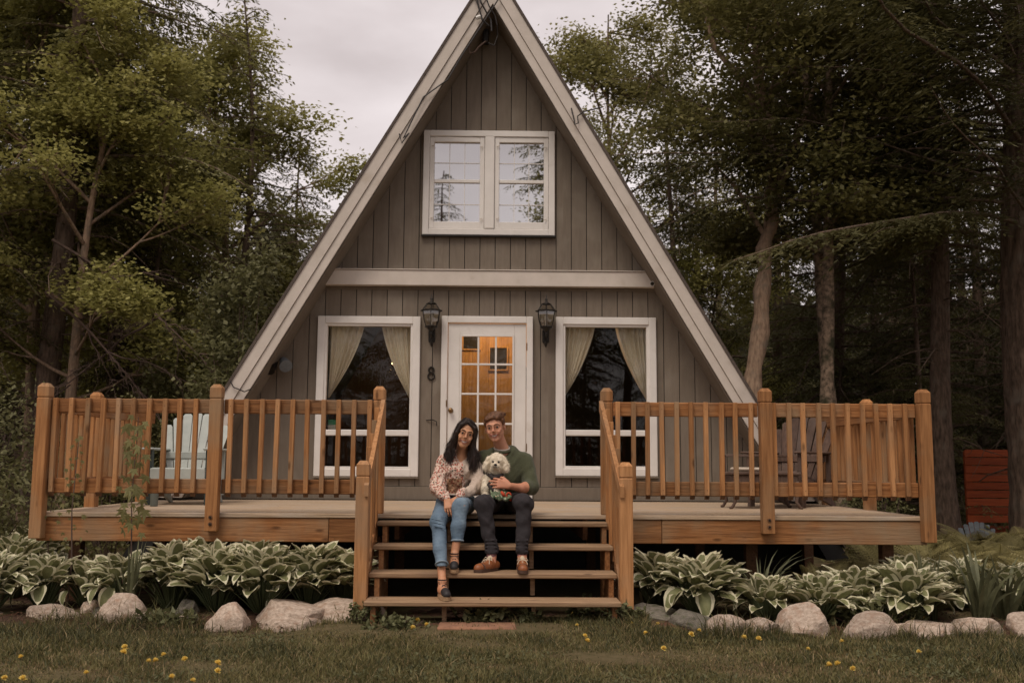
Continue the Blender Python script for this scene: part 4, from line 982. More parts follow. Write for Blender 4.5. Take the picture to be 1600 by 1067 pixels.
# ------------------------------------------------------------------ grass
def grass():
    n = 240000
    x = rng.uniform(-5.2, 5.2, n * 2); y = -1.0 - 3.2 * rng.uniform(0, 1, n * 2) ** 1.0 + 0
    front = -.56 - .32 * (x > 0) - .10 * np.abs(np.abs(x) - 2.5) + .1 * np.sin(x * 3)
    front = np.where(np.abs(x) < 1.15, -.74, front)
    y = front - (front + 3.6) * rng.uniform(0, 1, n * 2)
    P = np.stack([x, y, 0 * x], 1); d = snoise(P, 1.6, 5) + .6 * snoise(P, 6, 6)
    worn = ((x + .05) / .7) ** 2 + ((y + 1.0) / .2) ** 2 < 1.0 + .5 * snoise(P, 9, 4)
    bare = ((x + 1.7) / .8) ** 2 + ((y + .98) / .16) ** 2 < 1.0 + .5 * snoise(P, 7, 8)
    keep = (rng.uniform(-1.5, 1.2, n * 2) < d + .9) & (~(worn & (rng.uniform(0, 1, n * 2) < .93))) & (~(bare & (rng.uniform(0, 1, n * 2) < .8)))
    x, y, d = x[keep][:n], y[keep][:n], d[keep][:n]; n = len(x)
    h = (.024 + .026 * rng.uniform(0, 1, n)) * (1 + .55 * d) * (1 + .5 * np.exp(-((np.abs(x) - 1.05) / .12) ** 2 - ((y + .82) / .15) ** 2)) ; h = np.clip(h, .015, .1)
    nearst = np.zeros(n)
    for st_ in stones: nearst = np.maximum(nearst, np.exp(-(((x - st_[0]) / (st_[2] + .06)) ** 2 + ((y - st_[1] + .12) / .12) ** 2)))
    h *= 1 + .9 * nearst; tall = rng.uniform(0, 1, n) < .025 + .1 * nearst; h[tall] *= 1.9
    a = rng.uniform(0, 6.283, n); lean = rng.uniform(.1, 1.0, n) * h; wd = rng.uniform(.0022, .0045, n)
    b = rng.uniform(0, 6.283, n); S = np.stack([np.cos(b), np.sin(b), 0 * b], 1) * wd[:, None]; Dl = np.stack([np.cos(a), np.sin(a), 0 * a], 1)
    B = np.stack([x, y, gz(x, y) - .005], 1); z = np.array([0, 0, 1.0])
    mid = B + Dl * (lean * .3)[:, None] + z * (h * .6)[:, None]; tip = B + Dl * lean[:, None] + z * h[:, None]
    V = np.stack([B - S, B + S, mid + S * .7, mid - S * .7, tip], 1).reshape(-1, 3); i = np.arange(n)[:, None] * 5
    Fq = i + np.array([[0, 1, 2, 3]]); Ft = i + np.array([[3, 2, 4]])
    dry = rng.uniform(0, 1, n) < .10 + .12 * (d < -.5)
    mi = np.where(dry, 1, np.where(rng.uniform(0, 1, n) < .30 + .25 * (d > .3), 2, 0)); mi = np.concatenate([mi, mi])
    o = np_mesh('grass', V, [Fq, Ft], ['grass_blade', 'grass_dry', 'grass_dark'], mi=mi); tag(o, 'short mown lawn grass in front of the stone border', 'grass', kind='stuff')
    # clover and weed leaves among the grass
    m = 22000; x = rng.uniform(-5, 5, m); y = rng.uniform(-3.4, -1.0, m); P = np.stack([x, y, 0 * x], 1); k = snoise(P, 3.5, 9) > .25; x, y = x[k], y[k]; m = len(x)
    V, F = cards(np.stack([x, y, rng.uniform(.005, .03, m)], 1), unit(m) * (1, 1, .3) + (0, 0, .25), unit(m) * .3 + (0, 0, 1), rng.uniform(.02, .05, m), rng.uniform(.01, .022, m))
    o = np_mesh('lawn_weeds', V, F, 'weed_leaf'); tag(o, 'clover and small weed leaves scattered through the lawn', 'weeds', kind='stuff')
    # soil crumbs and leaf litter along the beds
    m = 9000; x = rng.uniform(-4.4, 4.4, m); y = np.where(np.abs(x) < 1, rng.uniform(-1.2, -.7, m), rng.uniform(-1.15, .4, m)); z = .015 + .07 * np.clip((y + 1.15) / .5, 0, 1) * (np.abs(x) > 1.4)
    V, F = cards(np.stack([x, y, z], 1), unit(m) * (1, 1, .2), unit(m) * .4 + (0, 0, 1), rng.uniform(.012, .04, m), rng.uniform(.008, .02, m))
    o = np_mesh('leaf_litter', V, F, 'soil'); tag(o, 'brown bark chips and dead leaves on the soil of the beds', 'mulch', kind='stuff')
grass()
# soil sheet of the beds and the worn ground at the steps
def soil_sheet(name, x0, x1, y0, y1, zf):
    nx, ny = 90, 24; X, Y = np.meshgrid(np.linspace(x0, x1, nx), np.linspace(y0, y1, ny), indexing='ij'); P = np.stack([X.ravel(), Y.ravel(), 0 * X.ravel()], 1)
    e = .05 * np.sin(P[:, 0] * 5) + .04 * np.sin(P[:, 0] * 13); P[:, 1] += np.where(Y.ravel() < y0 + .01, e, 0)
    P[:, 2] = zf + .02 * snoise(P, 8, 3) + .01 * snoise(P, 25, 4)
    edge = np.minimum(np.minimum(P[:, 0] - x0, x1 - P[:, 0]), np.minimum(P[:, 1] - y0, y1 - P[:, 1])); P[:, 2] -= .07 * np.clip(1 - edge / .15, 0, 1)
    I = np.arange(nx * ny).reshape(nx, ny); F = np.stack([I[:-1, :-1].ravel(), I[1:, :-1].ravel(), I[1:, 1:].ravel(), I[:-1, 1:].ravel()], 1)
    o = np_mesh(name, P, F, 'soil', smooth=True); tag(o, kind='structure')
soil_sheet('bed_soil', -4.6, -.99, -.82, 3.0, .055)
soil_sheet('bed_soil', 1.0, 4.8, -1.03, 3.0, .055)
soil_sheet('bare_soil', -.85, .7, -1.12, .6, .068)
# ------------------------------------------------------------------ trees
def rot_z(P, a): c, s = math.cos(a), math.sin(a); Q = P.copy(); Q[:, 0] = P[:, 0] * c - P[:, 1] * s; Q[:, 1] = P[:, 0] * s + P[:, 1] * c; return Q
def tubes_np(T, n=5):
    """many tubes at once: list of (pts, radii) -> V, F"""
    m = MB()
    for p, r in T: m.tube(p, r, n, cap=False)
    return np.array(m.v), np.array(m.f)
def trunk_mesh(H, r0, mat, bend=.3, seed=0, n=12, ridges=.0, seg=16, fork=None, zs=None):
    r = np.random.default_rng(seed); zz = np.linspace(-.2, H, seg); ph = r.uniform(0, 6, 4)
    path = [(bend * math.sin(z / H * 3 + ph[0]) * z / H + .05 * math.sin(z * .9 + ph[1]), bend * .5 * math.sin(z / H * 2.5 + ph[2]) * z / H, z) for z in zz]
    R = [max(.015, r0 * (1 - .88 * max(z, 0) / H) * (1 + .35 * math.exp(-max(z, 0) * 2.5))) for z in zz]
    m = MB(); m.tube(path, R, n, cap=False)
    V = np.array(m.v); F = np.array(m.f)
    if ridges:
        k = len(V) // n; c = np.repeat(np.array(path), n, 0); d = V - c; a = np.tile(np.arange(n), k) * 2 * math.pi / n
        w = ridges * (np.abs(np.sin(a * 8 + 1.5 * np.sin(V[:, 2] * 3.1 + a))) ** .6 - .4 + .5 * snoise(np.stack([np.cos(a) * 4, np.sin(a) * 4, V[:, 2] * 5], 1), 1.2, seed))
        V = c + d * (1 + w)[:, None]
    return path, V, F
def at_h(path, z):
    P = np.array(path); return np.array([np.interp(z, P[:, 2], P[:, 0]), np.interp(z, P[:, 2], P[:, 1]), z])
def hemlock(seed, H, r0, z0, Lmax, nb, leafn, ls=(.10, .034), az=None, dead=14, droop=.35, prof=None, lr=1.0):
    """returns trunk mesh, branch mesh, foliage mesh (local coordinates)"""
    r = np.random.default_rng(seed); path, TV, TF = trunk_mesh(H, r0, None, .25, seed, 14, .06, 26)
    T = []; C = []; D = []; N_ = []
    for i in range(nb):
        f = (i + r.uniform(0, 1)) / nb; z = z0 + (H - z0 - .1) * f
        Lb = (Lmax * (1 - f) ** .8 + .25) if prof is None else prof(f) * Lmax
        Lb *= r.uniform(.65, 1.1); a = r.uniform(0, 6.283) if az is None else r.uniform(*az)
        b = at_h(path, z); dx, dy = math.cos(a), math.sin(a); up = r.uniform(-.05, .3)
        dr = droop * r.uniform(.6, 1.3)
        S = np.linspace(0, 1, 12); w1, w2 = r.normal(size=3) * .035 * Lb, r.normal(size=3) * .02 * Lb; p1, p2 = r.uniform(0, 6, 2)
        P = [b + np.array([dx * Lb * s, dy * Lb * s, Lb * (up * s - dr * s * s)]) + (w1 * math.sin(s * 5 + p1) + w2 * math.sin(s * 11 + p2)) * s for s in S]
        T.append((P, [max(.004, lr * (.009 + .009 * Lb) * (1 - .88 * s)) for s in S]))
        P = np.array(P); k = max(5, int(Lb * 10))
        for j in range(k):
            s = .12 + .88 * (j + r.uniform(0, 1)) / k; p = np.array([np.interp(s, S, P[:, q]) for q in range(3)])
            for sd in (-1, 1):
                tl = (.10 + .30 * Lb * (1 - s) * .8 + .08) * r.uniform(.6, 1.25); tl = min(tl, .8)
                ta = a + sd * r.uniform(.6, 1.2); td = np.array([math.cos(ta), math.sin(ta), r.uniform(-.35, .05)])
                m = max(3, int(tl / .045)); u = (np.arange(m) + r.uniform(0, 1, m)) / m
                c = p + np.outer(u * tl, td); c[:, 2] -= (u ** 2) * tl * r.uniform(.25, .55)
                la = ta + r.choice([-1, 1], m) * r.uniform(.3, 1.0, m)
                C.append(c); D.append(np.stack([np.cos(la), np.sin(la), -r.uniform(.1, .8, m)], 1)); N_.append(np.stack([r.normal(size=m) * .35, r.normal(size=m) * .35, np.ones(m)], 1))
    for i in range(dead):                                   # bare lower limbs
        z = r.uniform(1.0, max(z0, 1.5) + 1.5); a = r.uniform(0, 6.283); Lb = r.uniform(.8, 2.2); b = at_h(path, z); S = np.linspace(0, 1, 5)
        P = [b + np.array([math.cos(a) * Lb * s, math.sin(a) * Lb * s, Lb * (.1 * s - .45 * s * s)]) + r.normal(size=3) * .06 * s for s in S]; T.append((P, [.014 * (1 - .8 * s) + .002 for s in S]))
        for j in range(7):
            s = r.uniform(.3, 1); p = P[int(s * 4)]; q = p + r.normal(size=3) * .22 + np.array([0, 0, -.15]); T.append(([p, (p + q) / 2 + r.normal(size=3) * .03, q], [.005, .004, .002]))
    C = np.concatenate(C); D = np.concatenate(D); N_ = np.concatenate(N_)
    if len(C) > leafn: k = r.choice(len(C), leafn, replace=False); C, D, N_ = C[k], D[k], N_[k]
    V, F = cards(C, D, N_, r.uniform(.7, 1.3, len(C)) * ls[0], r.uniform(.7, 1.3, len(C)) * ls[1])
    BV, BF = tubes_np(T, 5)
    return (TV, TF), (BV, BF), (V, F)
def broadleaf(seed, H, r0, z0, R, nl, leafn, ls, bend=.5, rnd=.85):
    r = np.random.default_rng(seed); path, TV, TF = trunk_mesh(H * .92, r0, None, bend, seed, 14, .05, 24)
    T = []; tips = []
    def grow(p, d, L, rd, lvl):
        S = np.linspace(0, 1, 5); w = r.normal(size=3) * .25
        P = [p + d * L * s + w * L * s * s * .4 + np.array([0, 0, .10 * L * s * s]) for s in S]
        T.append((P, [max(.004, rd * (1 - .6 * s)) for s in S]))
        if lvl == 0: tips.extend([P[2], P[3], P[4]]); return
        for k in range(4 if lvl > 1 else 4):
            s = r.uniform(.35, 1); q = P[min(4, int(s * 4 + .5))]; dd = d + r.normal(size=3) * .65; dd[2] *= .6; dd /= np.linalg.norm(dd); grow(q, dd, L * r.uniform(.45, .7), rd * .5, lvl - 1)
    for i in range(nl):
        f = (i + .5) / nl; z = z0 + (H * .85 - z0) * f; a = i * 2.4 + r.uniform(-.4, .4); el = .25 + .9 * f; Lb = R * (.55 + .45 * math.sin(math.pi * min(1, f * .8 + .2))) * r.uniform(.7, 1.1)
        grow(at_h(path, z), np.array([math.cos(a) * math.cos(el), math.sin(a) * math.cos(el), math.sin(el)]), Lb * .62, r0 * .32, 2)
    tips = np.array(tips); i = r.integers(0, len(tips), leafn); C = tips[i] + r.normal(size=(leafn, 3)) * np.array([.30, .30, .13]) * rnd
    D = r.normal(size=(leafn, 3)); D[:, 2] = -np.abs(D[:, 2]) * .4; N_ = r.normal(size=(leafn, 3)) * .5 + (0, 0, 1)
    V, F = cards(C, D, N_, r.uniform(.7, 1.3, leafn) * ls, r.uniform(.6, 1.0, leafn) * ls * .8); BV, BF = tubes_np(T, 5)
    return (TV, TF), (BV, BF), (V, F)
TREES = {}
def variant(key, data, bark, leaf, seed=0):
    (a, b), (c, d), (e, f) = data
    TREES[key] = [(nm, np_mesh(nm, V, F, m, smooth=sm, link=False)) for nm, V, F, m, sm in (('trunk', a, b, bark, True), ('branches', c, d, bark, True), ('crown', e, f, leaf, False))]
def plant(key, name, x, y, s, rz, label, group=None, sz=None, cat='tree', z0=-.02, swap=None, parts=None):
    t = empty(name, (x, y, z0), label, cat, group); t.rotation_euler = (0, 0, rz); t.scale = (s, s, sz or s)
    for nm, me in TREES[key]:
        if parts and nm not in parts: continue
        child(nm, me, t)
    return t
variant('hem_a', hemlock(1, 14, .17, 1.2, 3.2, 150, 60000), 'bark_dark', 'hemlock_leaf')
variant('hem_b', hemlock(2, 12, .15, .8, 2.8, 130, 50000, droop=.45), 'bark_dark', 'hemlock_dark')
variant('hem_s', hemlock(3, 9.6, .10, .6, 2.3, 120, 42000, ls=(.09, .03), dead=4, droop=.25), 'bark_dark', 'hemlock_leaf')
variant('hem_tall', hemlock(4, 15, .19, 5.0, 3.0, 110, 42000, dead=26, droop=.4), 'bark_dark', 'hemlock_leaf')
variant('maple', broadleaf(5, 11, .13, 2.6, 3.2, 16, 42000, .10), 'bark_light', 'maple_leaf')
variant('beech', broadleaf(6, 12, .125, 4.4, 3.2, 14, 34000, .09, bend=.5), 'bark_mossy', 'beech_leaf')
variant('maple_low', broadleaf(8, 7, .07, .8, 2.2, 16, 26000, .085), 'bark_dark', 'maple_leaf')
T = plant
# left side, front to back
T('hem_tall', 'hemlock_tree', -6.55, 6.2, 1.0, .4, 'tall hemlock with a straight reddish trunk, the thickest trunk left of the cabin')
T('hem_tall', 'hemlock_tree', -6.5, 8.5, .88, 2.5, 'thinner hemlock trunk just right of the thickest left trunk')
T('maple', 'maple_tree', -6.1, 5.9, .76, 0.6, 'airy maple with pale green leaves between the thickest left trunk and the roof')
T('maple', 'maple_tree', -7.5, 7.6, 1.0, 4.0, 'bright maple whose leaves hang between the tall left trunks')
T('maple', 'maple_tree', -8.9, 8.2, 1.05, 1.0, 'light green maple at the upper left edge of the photo')
T('maple', 'maple_tree', -5.3, 10.6, .93, 3.1, 'light green maple arching toward the cabin behind the left hemlocks')
T('hem_s', 'hemlock_tree', -4.75, 9.6, 1.06, .2, 'narrow hemlock whose pointed top stands free against the sky left of the roof')
T('hem_s', 'hemlock_tree', -4.2, 12.2, .86, 2.2, 'shorter hemlock directly beside the left roof edge')
T('hem_b', 'hemlock_tree', -7.9, 5.2, .80, 1.2, 'low dark hemlock at the left edge with drooping boughs')
T('hem_b', 'hemlock_tree', -5.6, 7.6, .55, 4.2, 'bushy young hemlock behind the left railing')
T('hem_b', 'hemlock_tree', -9.6, 12, 1.0, 3.3, 'dark hemlock deep in the left woods at the photo edge')
T('hem_a', 'hemlock_tree', -7.6, 12.5, .78, 5.3, 'hemlock behind the two tall trunks on the left')
T('maple_low', 'maple_tree', -5.0, 8.4, .62, 0, 'small pale leaved maple in the understory left of the cabin')
T('maple_low', 'maple_tree', -6.9, 10.0, 1.1, 2.6, 'low maple glowing green between the left trunks')
GL = 'dark trees deep in the woods left of the cabin'
for i, (x, y, s) in enumerate([(-5.2, 15.5, .62), (-7.0, 17, .75), (-9.2, 17.5, .85), (-11.5, 16, 1.0), (-12.5, 21, 1.1), (-9, 23, .9), (-6.2, 21, .66), (-15, 24, 1.2), (-4.4, 19, .5)]):
    T(['hem_b', 'hem_a'][i % 2], 'hemlock_tree', x, y, s, i * 1.7, 'one of the dark hemlocks filling the woods far behind the left railing', GL)
# right side
T('beech', 'beech_tree', 4.72, 5.9, .95, 2.2, 'mossy beech trunk behind the right railing, left one of the close pair')
T('beech', 'beech_tree', 4.98, 6.1, .95, 5.2, 'mossy beech trunk behind the right railing, right one of the close pair')
T('hem_b', 'hemlock_tree', 3.6, 11.5, .80, 1.0, 'dark hemlock just right of the right roof edge')
T('beech', 'maple_tree', 2.6, 12.0, .95, 5.0, 'light green tree showing behind the upper right roof edge')
T('maple_low', 'maple_tree', 4.4, 12.6, 1.0, 2.0, 'small green maple in the understory right of the cabin')
T('hem_b', 'hemlock_tree', 7.6, 8.6, .85, 2.0, 'dark hemlock with sweeping boughs left of the big furrowed trunk')
T('hem_a', 'hemlock_tree', 6.3, 9.8, .95, 3.0, 'tall dark hemlock behind the pair of beech trunks')
T('hem_tall', 'hemlock_tree', 6.55, 6.0, .9, 0, 'straight dark trunk right of the deck corner post')
T('hem_s', 'hemlock_tree', 6.7, 7.2, .62, 1.0, 'young hemlock with feathery boughs above the orange screen')
T('hem_b', 'hemlock_tree', 9.6, 8.0, .95, 4.0, 'dark hemlock behind the big furrowed trunk at the right edge')
GR = 'dark trees deep in the woods right of the cabin'
for i, (x, y, s) in enumerate([(4.6, 15.5, .70), (6.4, 14.2, .85), (8.3, 13, .95), (10.3, 12.5, 1.0), (12.4, 14, 1.1), (5.6, 19, .85), (8.0, 18.5, .95), (11, 19, 1.1), (3.8, 20, .68), (14, 21, 1.2), (7.2, 24, 1.0), (4.4, 25, .8)]):
    T(['hem_b', 'hem_a', 'hem_b'][i % 3], 'hemlock_tree', x, y, s, i * 2.1 + .5, 'one of the dark hemlocks filling the woods far behind the right railing', GR)
# big furrowed hemlock at the right edge, limbs reaching left over the scene
def big_hemlock():
    x, y = 7.42, 5.0; t = empty('hemlock_tree', (x, y, 0), 'big hemlock with a thick furrowed trunk and long reaching limbs at the right edge', 'tree')
    path, V, F = trunk_mesh(15, .44, None, .12, 9, 72, .09, 150); np_mesh('trunk', V + (x, y, 0), F, 'bark_dark', smooth=True, parent=t, org=(x, y, 0))
    _, (BV, BF), (LV, LF) = hemlock(21, 15, .3, 4.5, 6.5, 84, 110000, ls=(.105, .034), az=(math.pi * .62, math.pi * 1.42), dead=3, droop=.16, prof=lambda f: 1.0 - .3 * f, lr=.55)
    for nm, V, F, m, sm in (('limbs', BV, BF, 'bark_dark', True), ('crown', LV, LF, 'hemlock_dark', False)): tag(np_mesh(nm, V + (x, y, 0), F, m, smooth=sm, parent=t, org=(x, y, 0)), kind='stuff')
    _, (BV, BF), (LV, LF) = hemlock(22, 14, .3, 4.8, 2.8, 46, 24000, ls=(.10, .032), dead=0, droop=.4)
    for nm, V, F, m, sm in (('limbs', BV, BF, 'bark_dark', True), ('crown', LV, LF, 'hemlock_dark', False)): np_mesh(nm, V + (x, y, 0), F, m, smooth=sm, parent=t, org=(x, y, 0))
big_hemlock()
# leaning light trunk behind the right rake: traced as a real bent trunk
def leaning_maple():
    x, y = 3.58, 5.6; t = empty('maple_tree', (x, y, 0), 'leaning maple with a pale rough trunk right beside the right roof edge', 'tree')
    P = [(3.45, 5.6, -.2), (3.55, 5.6, 1.2), (3.68, 5.6, 2.6), (3.82, 5.6, 3.6), (3.86, 5.62, 4.3), (4.00, 5.65, 4.9), (4.05, 5.7, 5.6), (3.98, 5.7, 6.3), (3.85, 5.7, 7.2), (3.8, 5.7, 8.8)]
    Q = []; n = 40
    for i in range(n): s = i / (n - 1) * (len(P) - 1); k = min(int(s), len(P) - 2); f = s - k; f = f * f * (3 - 2 * f) * .4 + f * .6; Q.append(tuple(np.array(P[k]) * (1 - f) + np.array(P[k + 1]) * f + np.array([.02 * math.sin(i * 1.3), 0, 0])))
    R = [max(.035, .140 * (1 - .55 * i / n) + .015 * math.sin(i * 1.9)) for i in range(n)]
    m = MB(); m.tube(Q, R, 24, cap=False); V = np.array(m.v); c = np.repeat(np.array(Q), 24, 0); V = c + (V - c) * (1 + .08 * snoise(V * (1, 1, .35), 22, 3))[:, None]
    np_mesh('trunk', V, np.array(m.f), 'bark_light', smooth=True, parent=t, org=(x, y, 0))
    T2 = [([(4.02, 5.68, 5.1), (4.35, 5.9, 5.7), (4.6, 6.0, 6.4), (4.9, 6.1, 7.2)], [.07, .06, .045, .02]), ([(3.98, 5.7, 6.2), (3.6, 5.6, 6.9), (3.2, 5.6, 7.4), (3.0, 5.6, 8.2)], [.07, .055, .04, .02]), ([(3.86, 5.62, 4.6), (3.5, 5.7, 5.3), (3.1, 5.8, 5.8)], [.04, .03, .012])]
    for p, r_ in T2: MB().tube(p, r_, 8, cap=False).build('limb', 'bark_light', t, recalc=False, smooth=True)
    _, (BV, BF), (LV, LF) = broadleaf(31, 6, .07, 1.0, 2.6, 12, 20000, .085)
    off = np.array([3.9, 5.8, 4.6])
    np_mesh('branches', BV + off, BF, 'bark_light', smooth=True, parent=t, org=(x, y, 0)); np_mesh('crown', LV + off, LF, 'beech_leaf', parent=t, org=(x, y, 0))
leaning_maple()
# bare fallen boughs hanging in front of the left trees
def bare_bough(x, y, z, L, a, label, seed):
    r = np.random.default_rng(seed); t = empty('dead_branch', (x, y, z), label, 'branch', 'bare branches hanging left of the cabin'); m = MB()
    def g(p, d, L, rd, lv):
        S = np.linspace(0, 1, 7); P = [p + d * L * s + np.array([0, 0, -.28 * L * s * s]) + r.normal(size=3) * .02 for s in S]; m.tube(P, [max(.0025, rd * (1 - .85 * s)) for s in S], 5, cap=False)
        if lv: 
            for k in range(9): q = P[r.integers(1, 7)]; dd = d + r.normal(size=3) * .45; dd /= np.linalg.norm(dd); g(q, dd, L * r.uniform(.2, .5), rd * .45, lv - 1)
    g(np.array([x, y, z]), np.array([math.cos(a), -.1, math.sin(a)]), L, .026, 2); m.build('twigs', 'twig', t, recalc=False)
bare_bough(-6.4, 5.6, 4.4, 3.0, -.45, 'long bare branch slanting down from the thickest left trunk', 1)
bare_bough(-6.3, 5.3, 3.6, 2.4, -.62, 'bare twiggy branch hanging above the left railing', 2)
bare_bough(-7.9, 4.6, 4.2, 2.2, -.9, 'bare grey branch hanging near the left edge of the photo', 3)
bare_bough(-4.6, 5.6, 3.4, 1.5, -2.7, 'bare branch pointing left above the middle post of the left railing', 4)
# woods across the lawn behind the photographer (mirrored in the window panes)
GB = 'trees across the lawn, seen only in the window reflections'
for i, (k, x, y, s) in enumerate([('maple', -7, -21, 1.15), ('hem_a', -3.5, -25, .85), ('hem_a', 2.0, -17.5, 1.25), ('hem_a', -1.9, -20, .84), ('maple', 4.6, -20, 1.45), ('hem_a', 6.5, -23, 1.05), ('beech', 10, -26, 1.1), ('hem_b', 13, -23, 1.1), ('hem_b', -13, -24, 1.1), ('hem_a', -1.5, -31, .8), ('hem_b', 4, -31, .9), ('hem_a', 17, -26, 1.1), ('hem_b', -17, -27, 1.2), ('hem_b', 9, -31, 1.1), ('hem_b', -7.5, -32, 1.0)]):
    T(k, 'tree', x, y, s, i * 1.9, 'one of the trees across the lawn mirrored in the window panes', GB)
# distant wood
def far_wood():
    C = []; 
    n = 90000; a = rng.uniform(-1.25, 1.25, n); d = rng.uniform(30, 44, n); x = np.sin(a) * d; y = np.cos(a) * d
    h = 8.5 + 1.8 * np.sin(a * 17) + 1.2 * np.sin(a * 41 + 1) ; z = h * rng.uniform(0, 1, n) ** .8
    V, F = cards(np.stack([x, y, z], 1), unit(n) + (0, 0, -.4), unit(n) * .6 + (0, -1, .6), rng.uniform(.3, .7, n), rng.uniform(.2, .45, n))
    o = np_mesh('far_wood', V, F, 'hemlock_dark'); tag(o, 'dark mass of far trees closing the view behind the woods', 'wood', kind='stuff')
far_wood()
# brown leaf litter on the woodland floor is part of the ground; low green growth between trunks
def under():
    n = 60000; x = np.where(rng.uniform(0, 1, n) < .5, rng.uniform(-15, -4.2, n), rng.uniform(4.2, 15, n)); y = rng.uniform(1.5, 20, n); P = np.stack([x, y, 0 * x], 1)
    z = np.abs(.22 + .3 * snoise(P, 1.1, 12)) * rng.uniform(0, 1, n)
    V, F = cards(np.stack([x, y, z], 1), unit(n) + (0, 0, .3), unit(n) * .5 + (0, 0, 1), rng.uniform(.05, .12, n), rng.uniform(.03, .07, n))
    o = np_mesh('undergrowth', V, F, 'hemlock_leaf'); tag(o, 'low dark undergrowth covering the woodland floor on both sides', 'undergrowth', kind='stuff')
under()
# ------------------------------------------------------------------ distance-field modelling of bodies and clothes
class Field:
    """smooth union of shapes on a rectilinear grid, turned into one continuous mesh"""
    def __init__(s, xs, ys, zs):
        s.ax = [np.asarray(a, np.float32) for a in (xs, ys, zs)]
        s.F = np.full([len(a) for a in s.ax], .25, np.float32)
    def _sub(s, lo, hi):
        sl = []
        for a, l, h in zip(s.ax, lo, hi):
            i0 = max(0, np.searchsorted(a, l) - 1); i1 = min(len(a), np.searchsorted(a, h) + 1); sl.append(slice(i0, max(i1, i0 + 1)))
        sl = tuple(sl)
        return sl, s.ax[0][sl[0]][:, None, None], s.ax[1][sl[1]][None, :, None], s.ax[2][sl[2]][None, None, :]
    def put(s, sl, d, k, op):
        A = s.F[sl]
        if op == '+': h = np.maximum(k - np.abs(A - d), 0) / k; s.F[sl] = np.minimum(A, d) - h * h * k * .25
        else: d = -d; h = np.maximum(k - np.abs(A - d), 0) / k; s.F[sl] = np.maximum(A, d) + h * h * k * .25
    def cone(s, a, b, ra, rb, k=.02, op='+', sq=(1, 1, 1)):
        a = np.array(a, float); b = np.array(b, float); m = max(ra, rb) + k + .02
        sl, X, Y, Z = s._sub(np.minimum(a, b) - m, np.maximum(a, b) + m)
        ab = b - a; L2 = float(ab @ ab) + 1e-12
        t = np.clip(((X - a[0]) * ab[0] + (Y - a[1]) * ab[1] + (Z - a[2]) * ab[2]) / L2, 0, 1)
        d = np.sqrt(((X - a[0] - t * ab[0]) * sq[0]) ** 2 + ((Y - a[1] - t * ab[1]) * sq[1]) ** 2 + ((Z - a[2] - t * ab[2]) * sq[2]) ** 2) - (ra + t * (rb - ra))
        s.put(sl, d.astype(np.float32), k, op); return s
    def ell(s, c, r, k=.02, op='+', R=None):
        c = np.array(c, float); r = np.array(r, float); m = max(r) + k + .02
        sl, X, Y, Z = s._sub(c - m, c + m); x, y, z = X - c[0], Y - c[1], Z - c[2]
        if R is not None: x, y, z = (R[0][0] * x + R[1][0] * y + R[2][0] * z, R[0][1] * x + R[1][1] * y + R[2][1] * z, R[0][2] * x + R[1][2] * y + R[2][2] * z)
        k0 = np.sqrt((x / r[0]) ** 2 + (y / r[1]) ** 2 + (z / r[2]) ** 2) + 1e-9; k1 = np.sqrt((x / r[0] ** 2) ** 2 + (y / r[1] ** 2) ** 2 + (z / r[2] ** 2) ** 2) + 1e-9
        s.put(sl, (k0 * (k0 - 1) / k1).astype(np.float32), k, op); return s
    def chain(s, P, R, k=.02, op='+'):
        for a, b, ra, rb in zip(P[:-1], P[1:], R[:-1], R[1:]): s.cone(a, b, ra, rb, k, op)
        return s
    def cut(s, fn):
        """intersect with a half-space-like function fn(X,Y,Z) <= 0"""
        s.F = np.maximum(s.F, fn(s.ax[0][:, None, None], s.ax[1][None, :, None], s.ax[2][None, None, :]).astype(np.float32)); return s
    def disp(s, fn):
        s.F = s.F + np.where(np.abs(s.F) < .05, fn(s.ax[0][:, None, None], s.ax[1][None, :, None], s.ax[2][None, None, :]), 0).astype(np.float32); return s
    def mesh(s):
        F = s.F; ins = F < 0; nx, ny, nz = F.shape
        c = [ins[i:nx - 1 + i, j:ny - 1 + j, k:nz - 1 + k] for i in (0, 1) for j in (0, 1) for k in (0, 1)]
        tot = sum(x.astype(np.int8) for x in c); cell = np.argwhere((tot > 0) & (tot < 8))
        idx = np.full((nx - 1, ny - 1, nz - 1), -1, np.int32); idx[tuple(cell.T)] = np.arange(len(cell))
        acc = np.zeros((len(cell), 3)); cnt = np.zeros(len(cell))
        cor = [(i, j, k) for i in (0, 1) for j in (0, 1) for k in (0, 1)]
        for a in cor:
            for ax in range(3):
                if a[ax]: continue
                b = list(a); b[ax] = 1
                ca = cell + a; cb = cell + b; fa = F[tuple(ca.T)]; fb = F[tuple(cb.T)]; m = (fa < 0) != (fb < 0)
                t = np.where(m, fa / (fa - fb + 1e-12), 0)
                for q in range(3):
                    pa = s.ax[q][ca[:, q]]; pb = s.ax[q][cb[:, q]]; acc[:, q] += np.where(m, pa + t * (pb - pa), 0)
                cnt += m
        V = acc / cnt[:, None]; Q = []
        for ax in range(3):
            o = [q for q in range(3) if q != ax]
            sl0 = [slice(1, -1)] * 3; sl0[ax] = slice(0, -1); sl1 = list(sl0); sl1[ax] = slice(1, None)
            A = ins[tuple(sl0)]; B = ins[tuple(sl1)]; e = np.argwhere(A != B); fl = A[tuple(e.T)]
            e = e + 1; e[:, ax] -= 1
            def g(d0, d1): r_ = e.copy(); r_[:, o[0]] += d0; r_[:, o[1]] += d1; return idx[tuple(r_.T)]
            q = np.stack([g(-1, -1), g(0, -1), g(0, 0), g(-1, 0)], 1)
            if ax == 1: fl = ~fl
            q = np.where(fl[:, None], q, q[:, ::-1]); Q.append(q)
        Q = np.concatenate(Q); Q = Q[(Q >= 0).all(1)]
        return V, Q
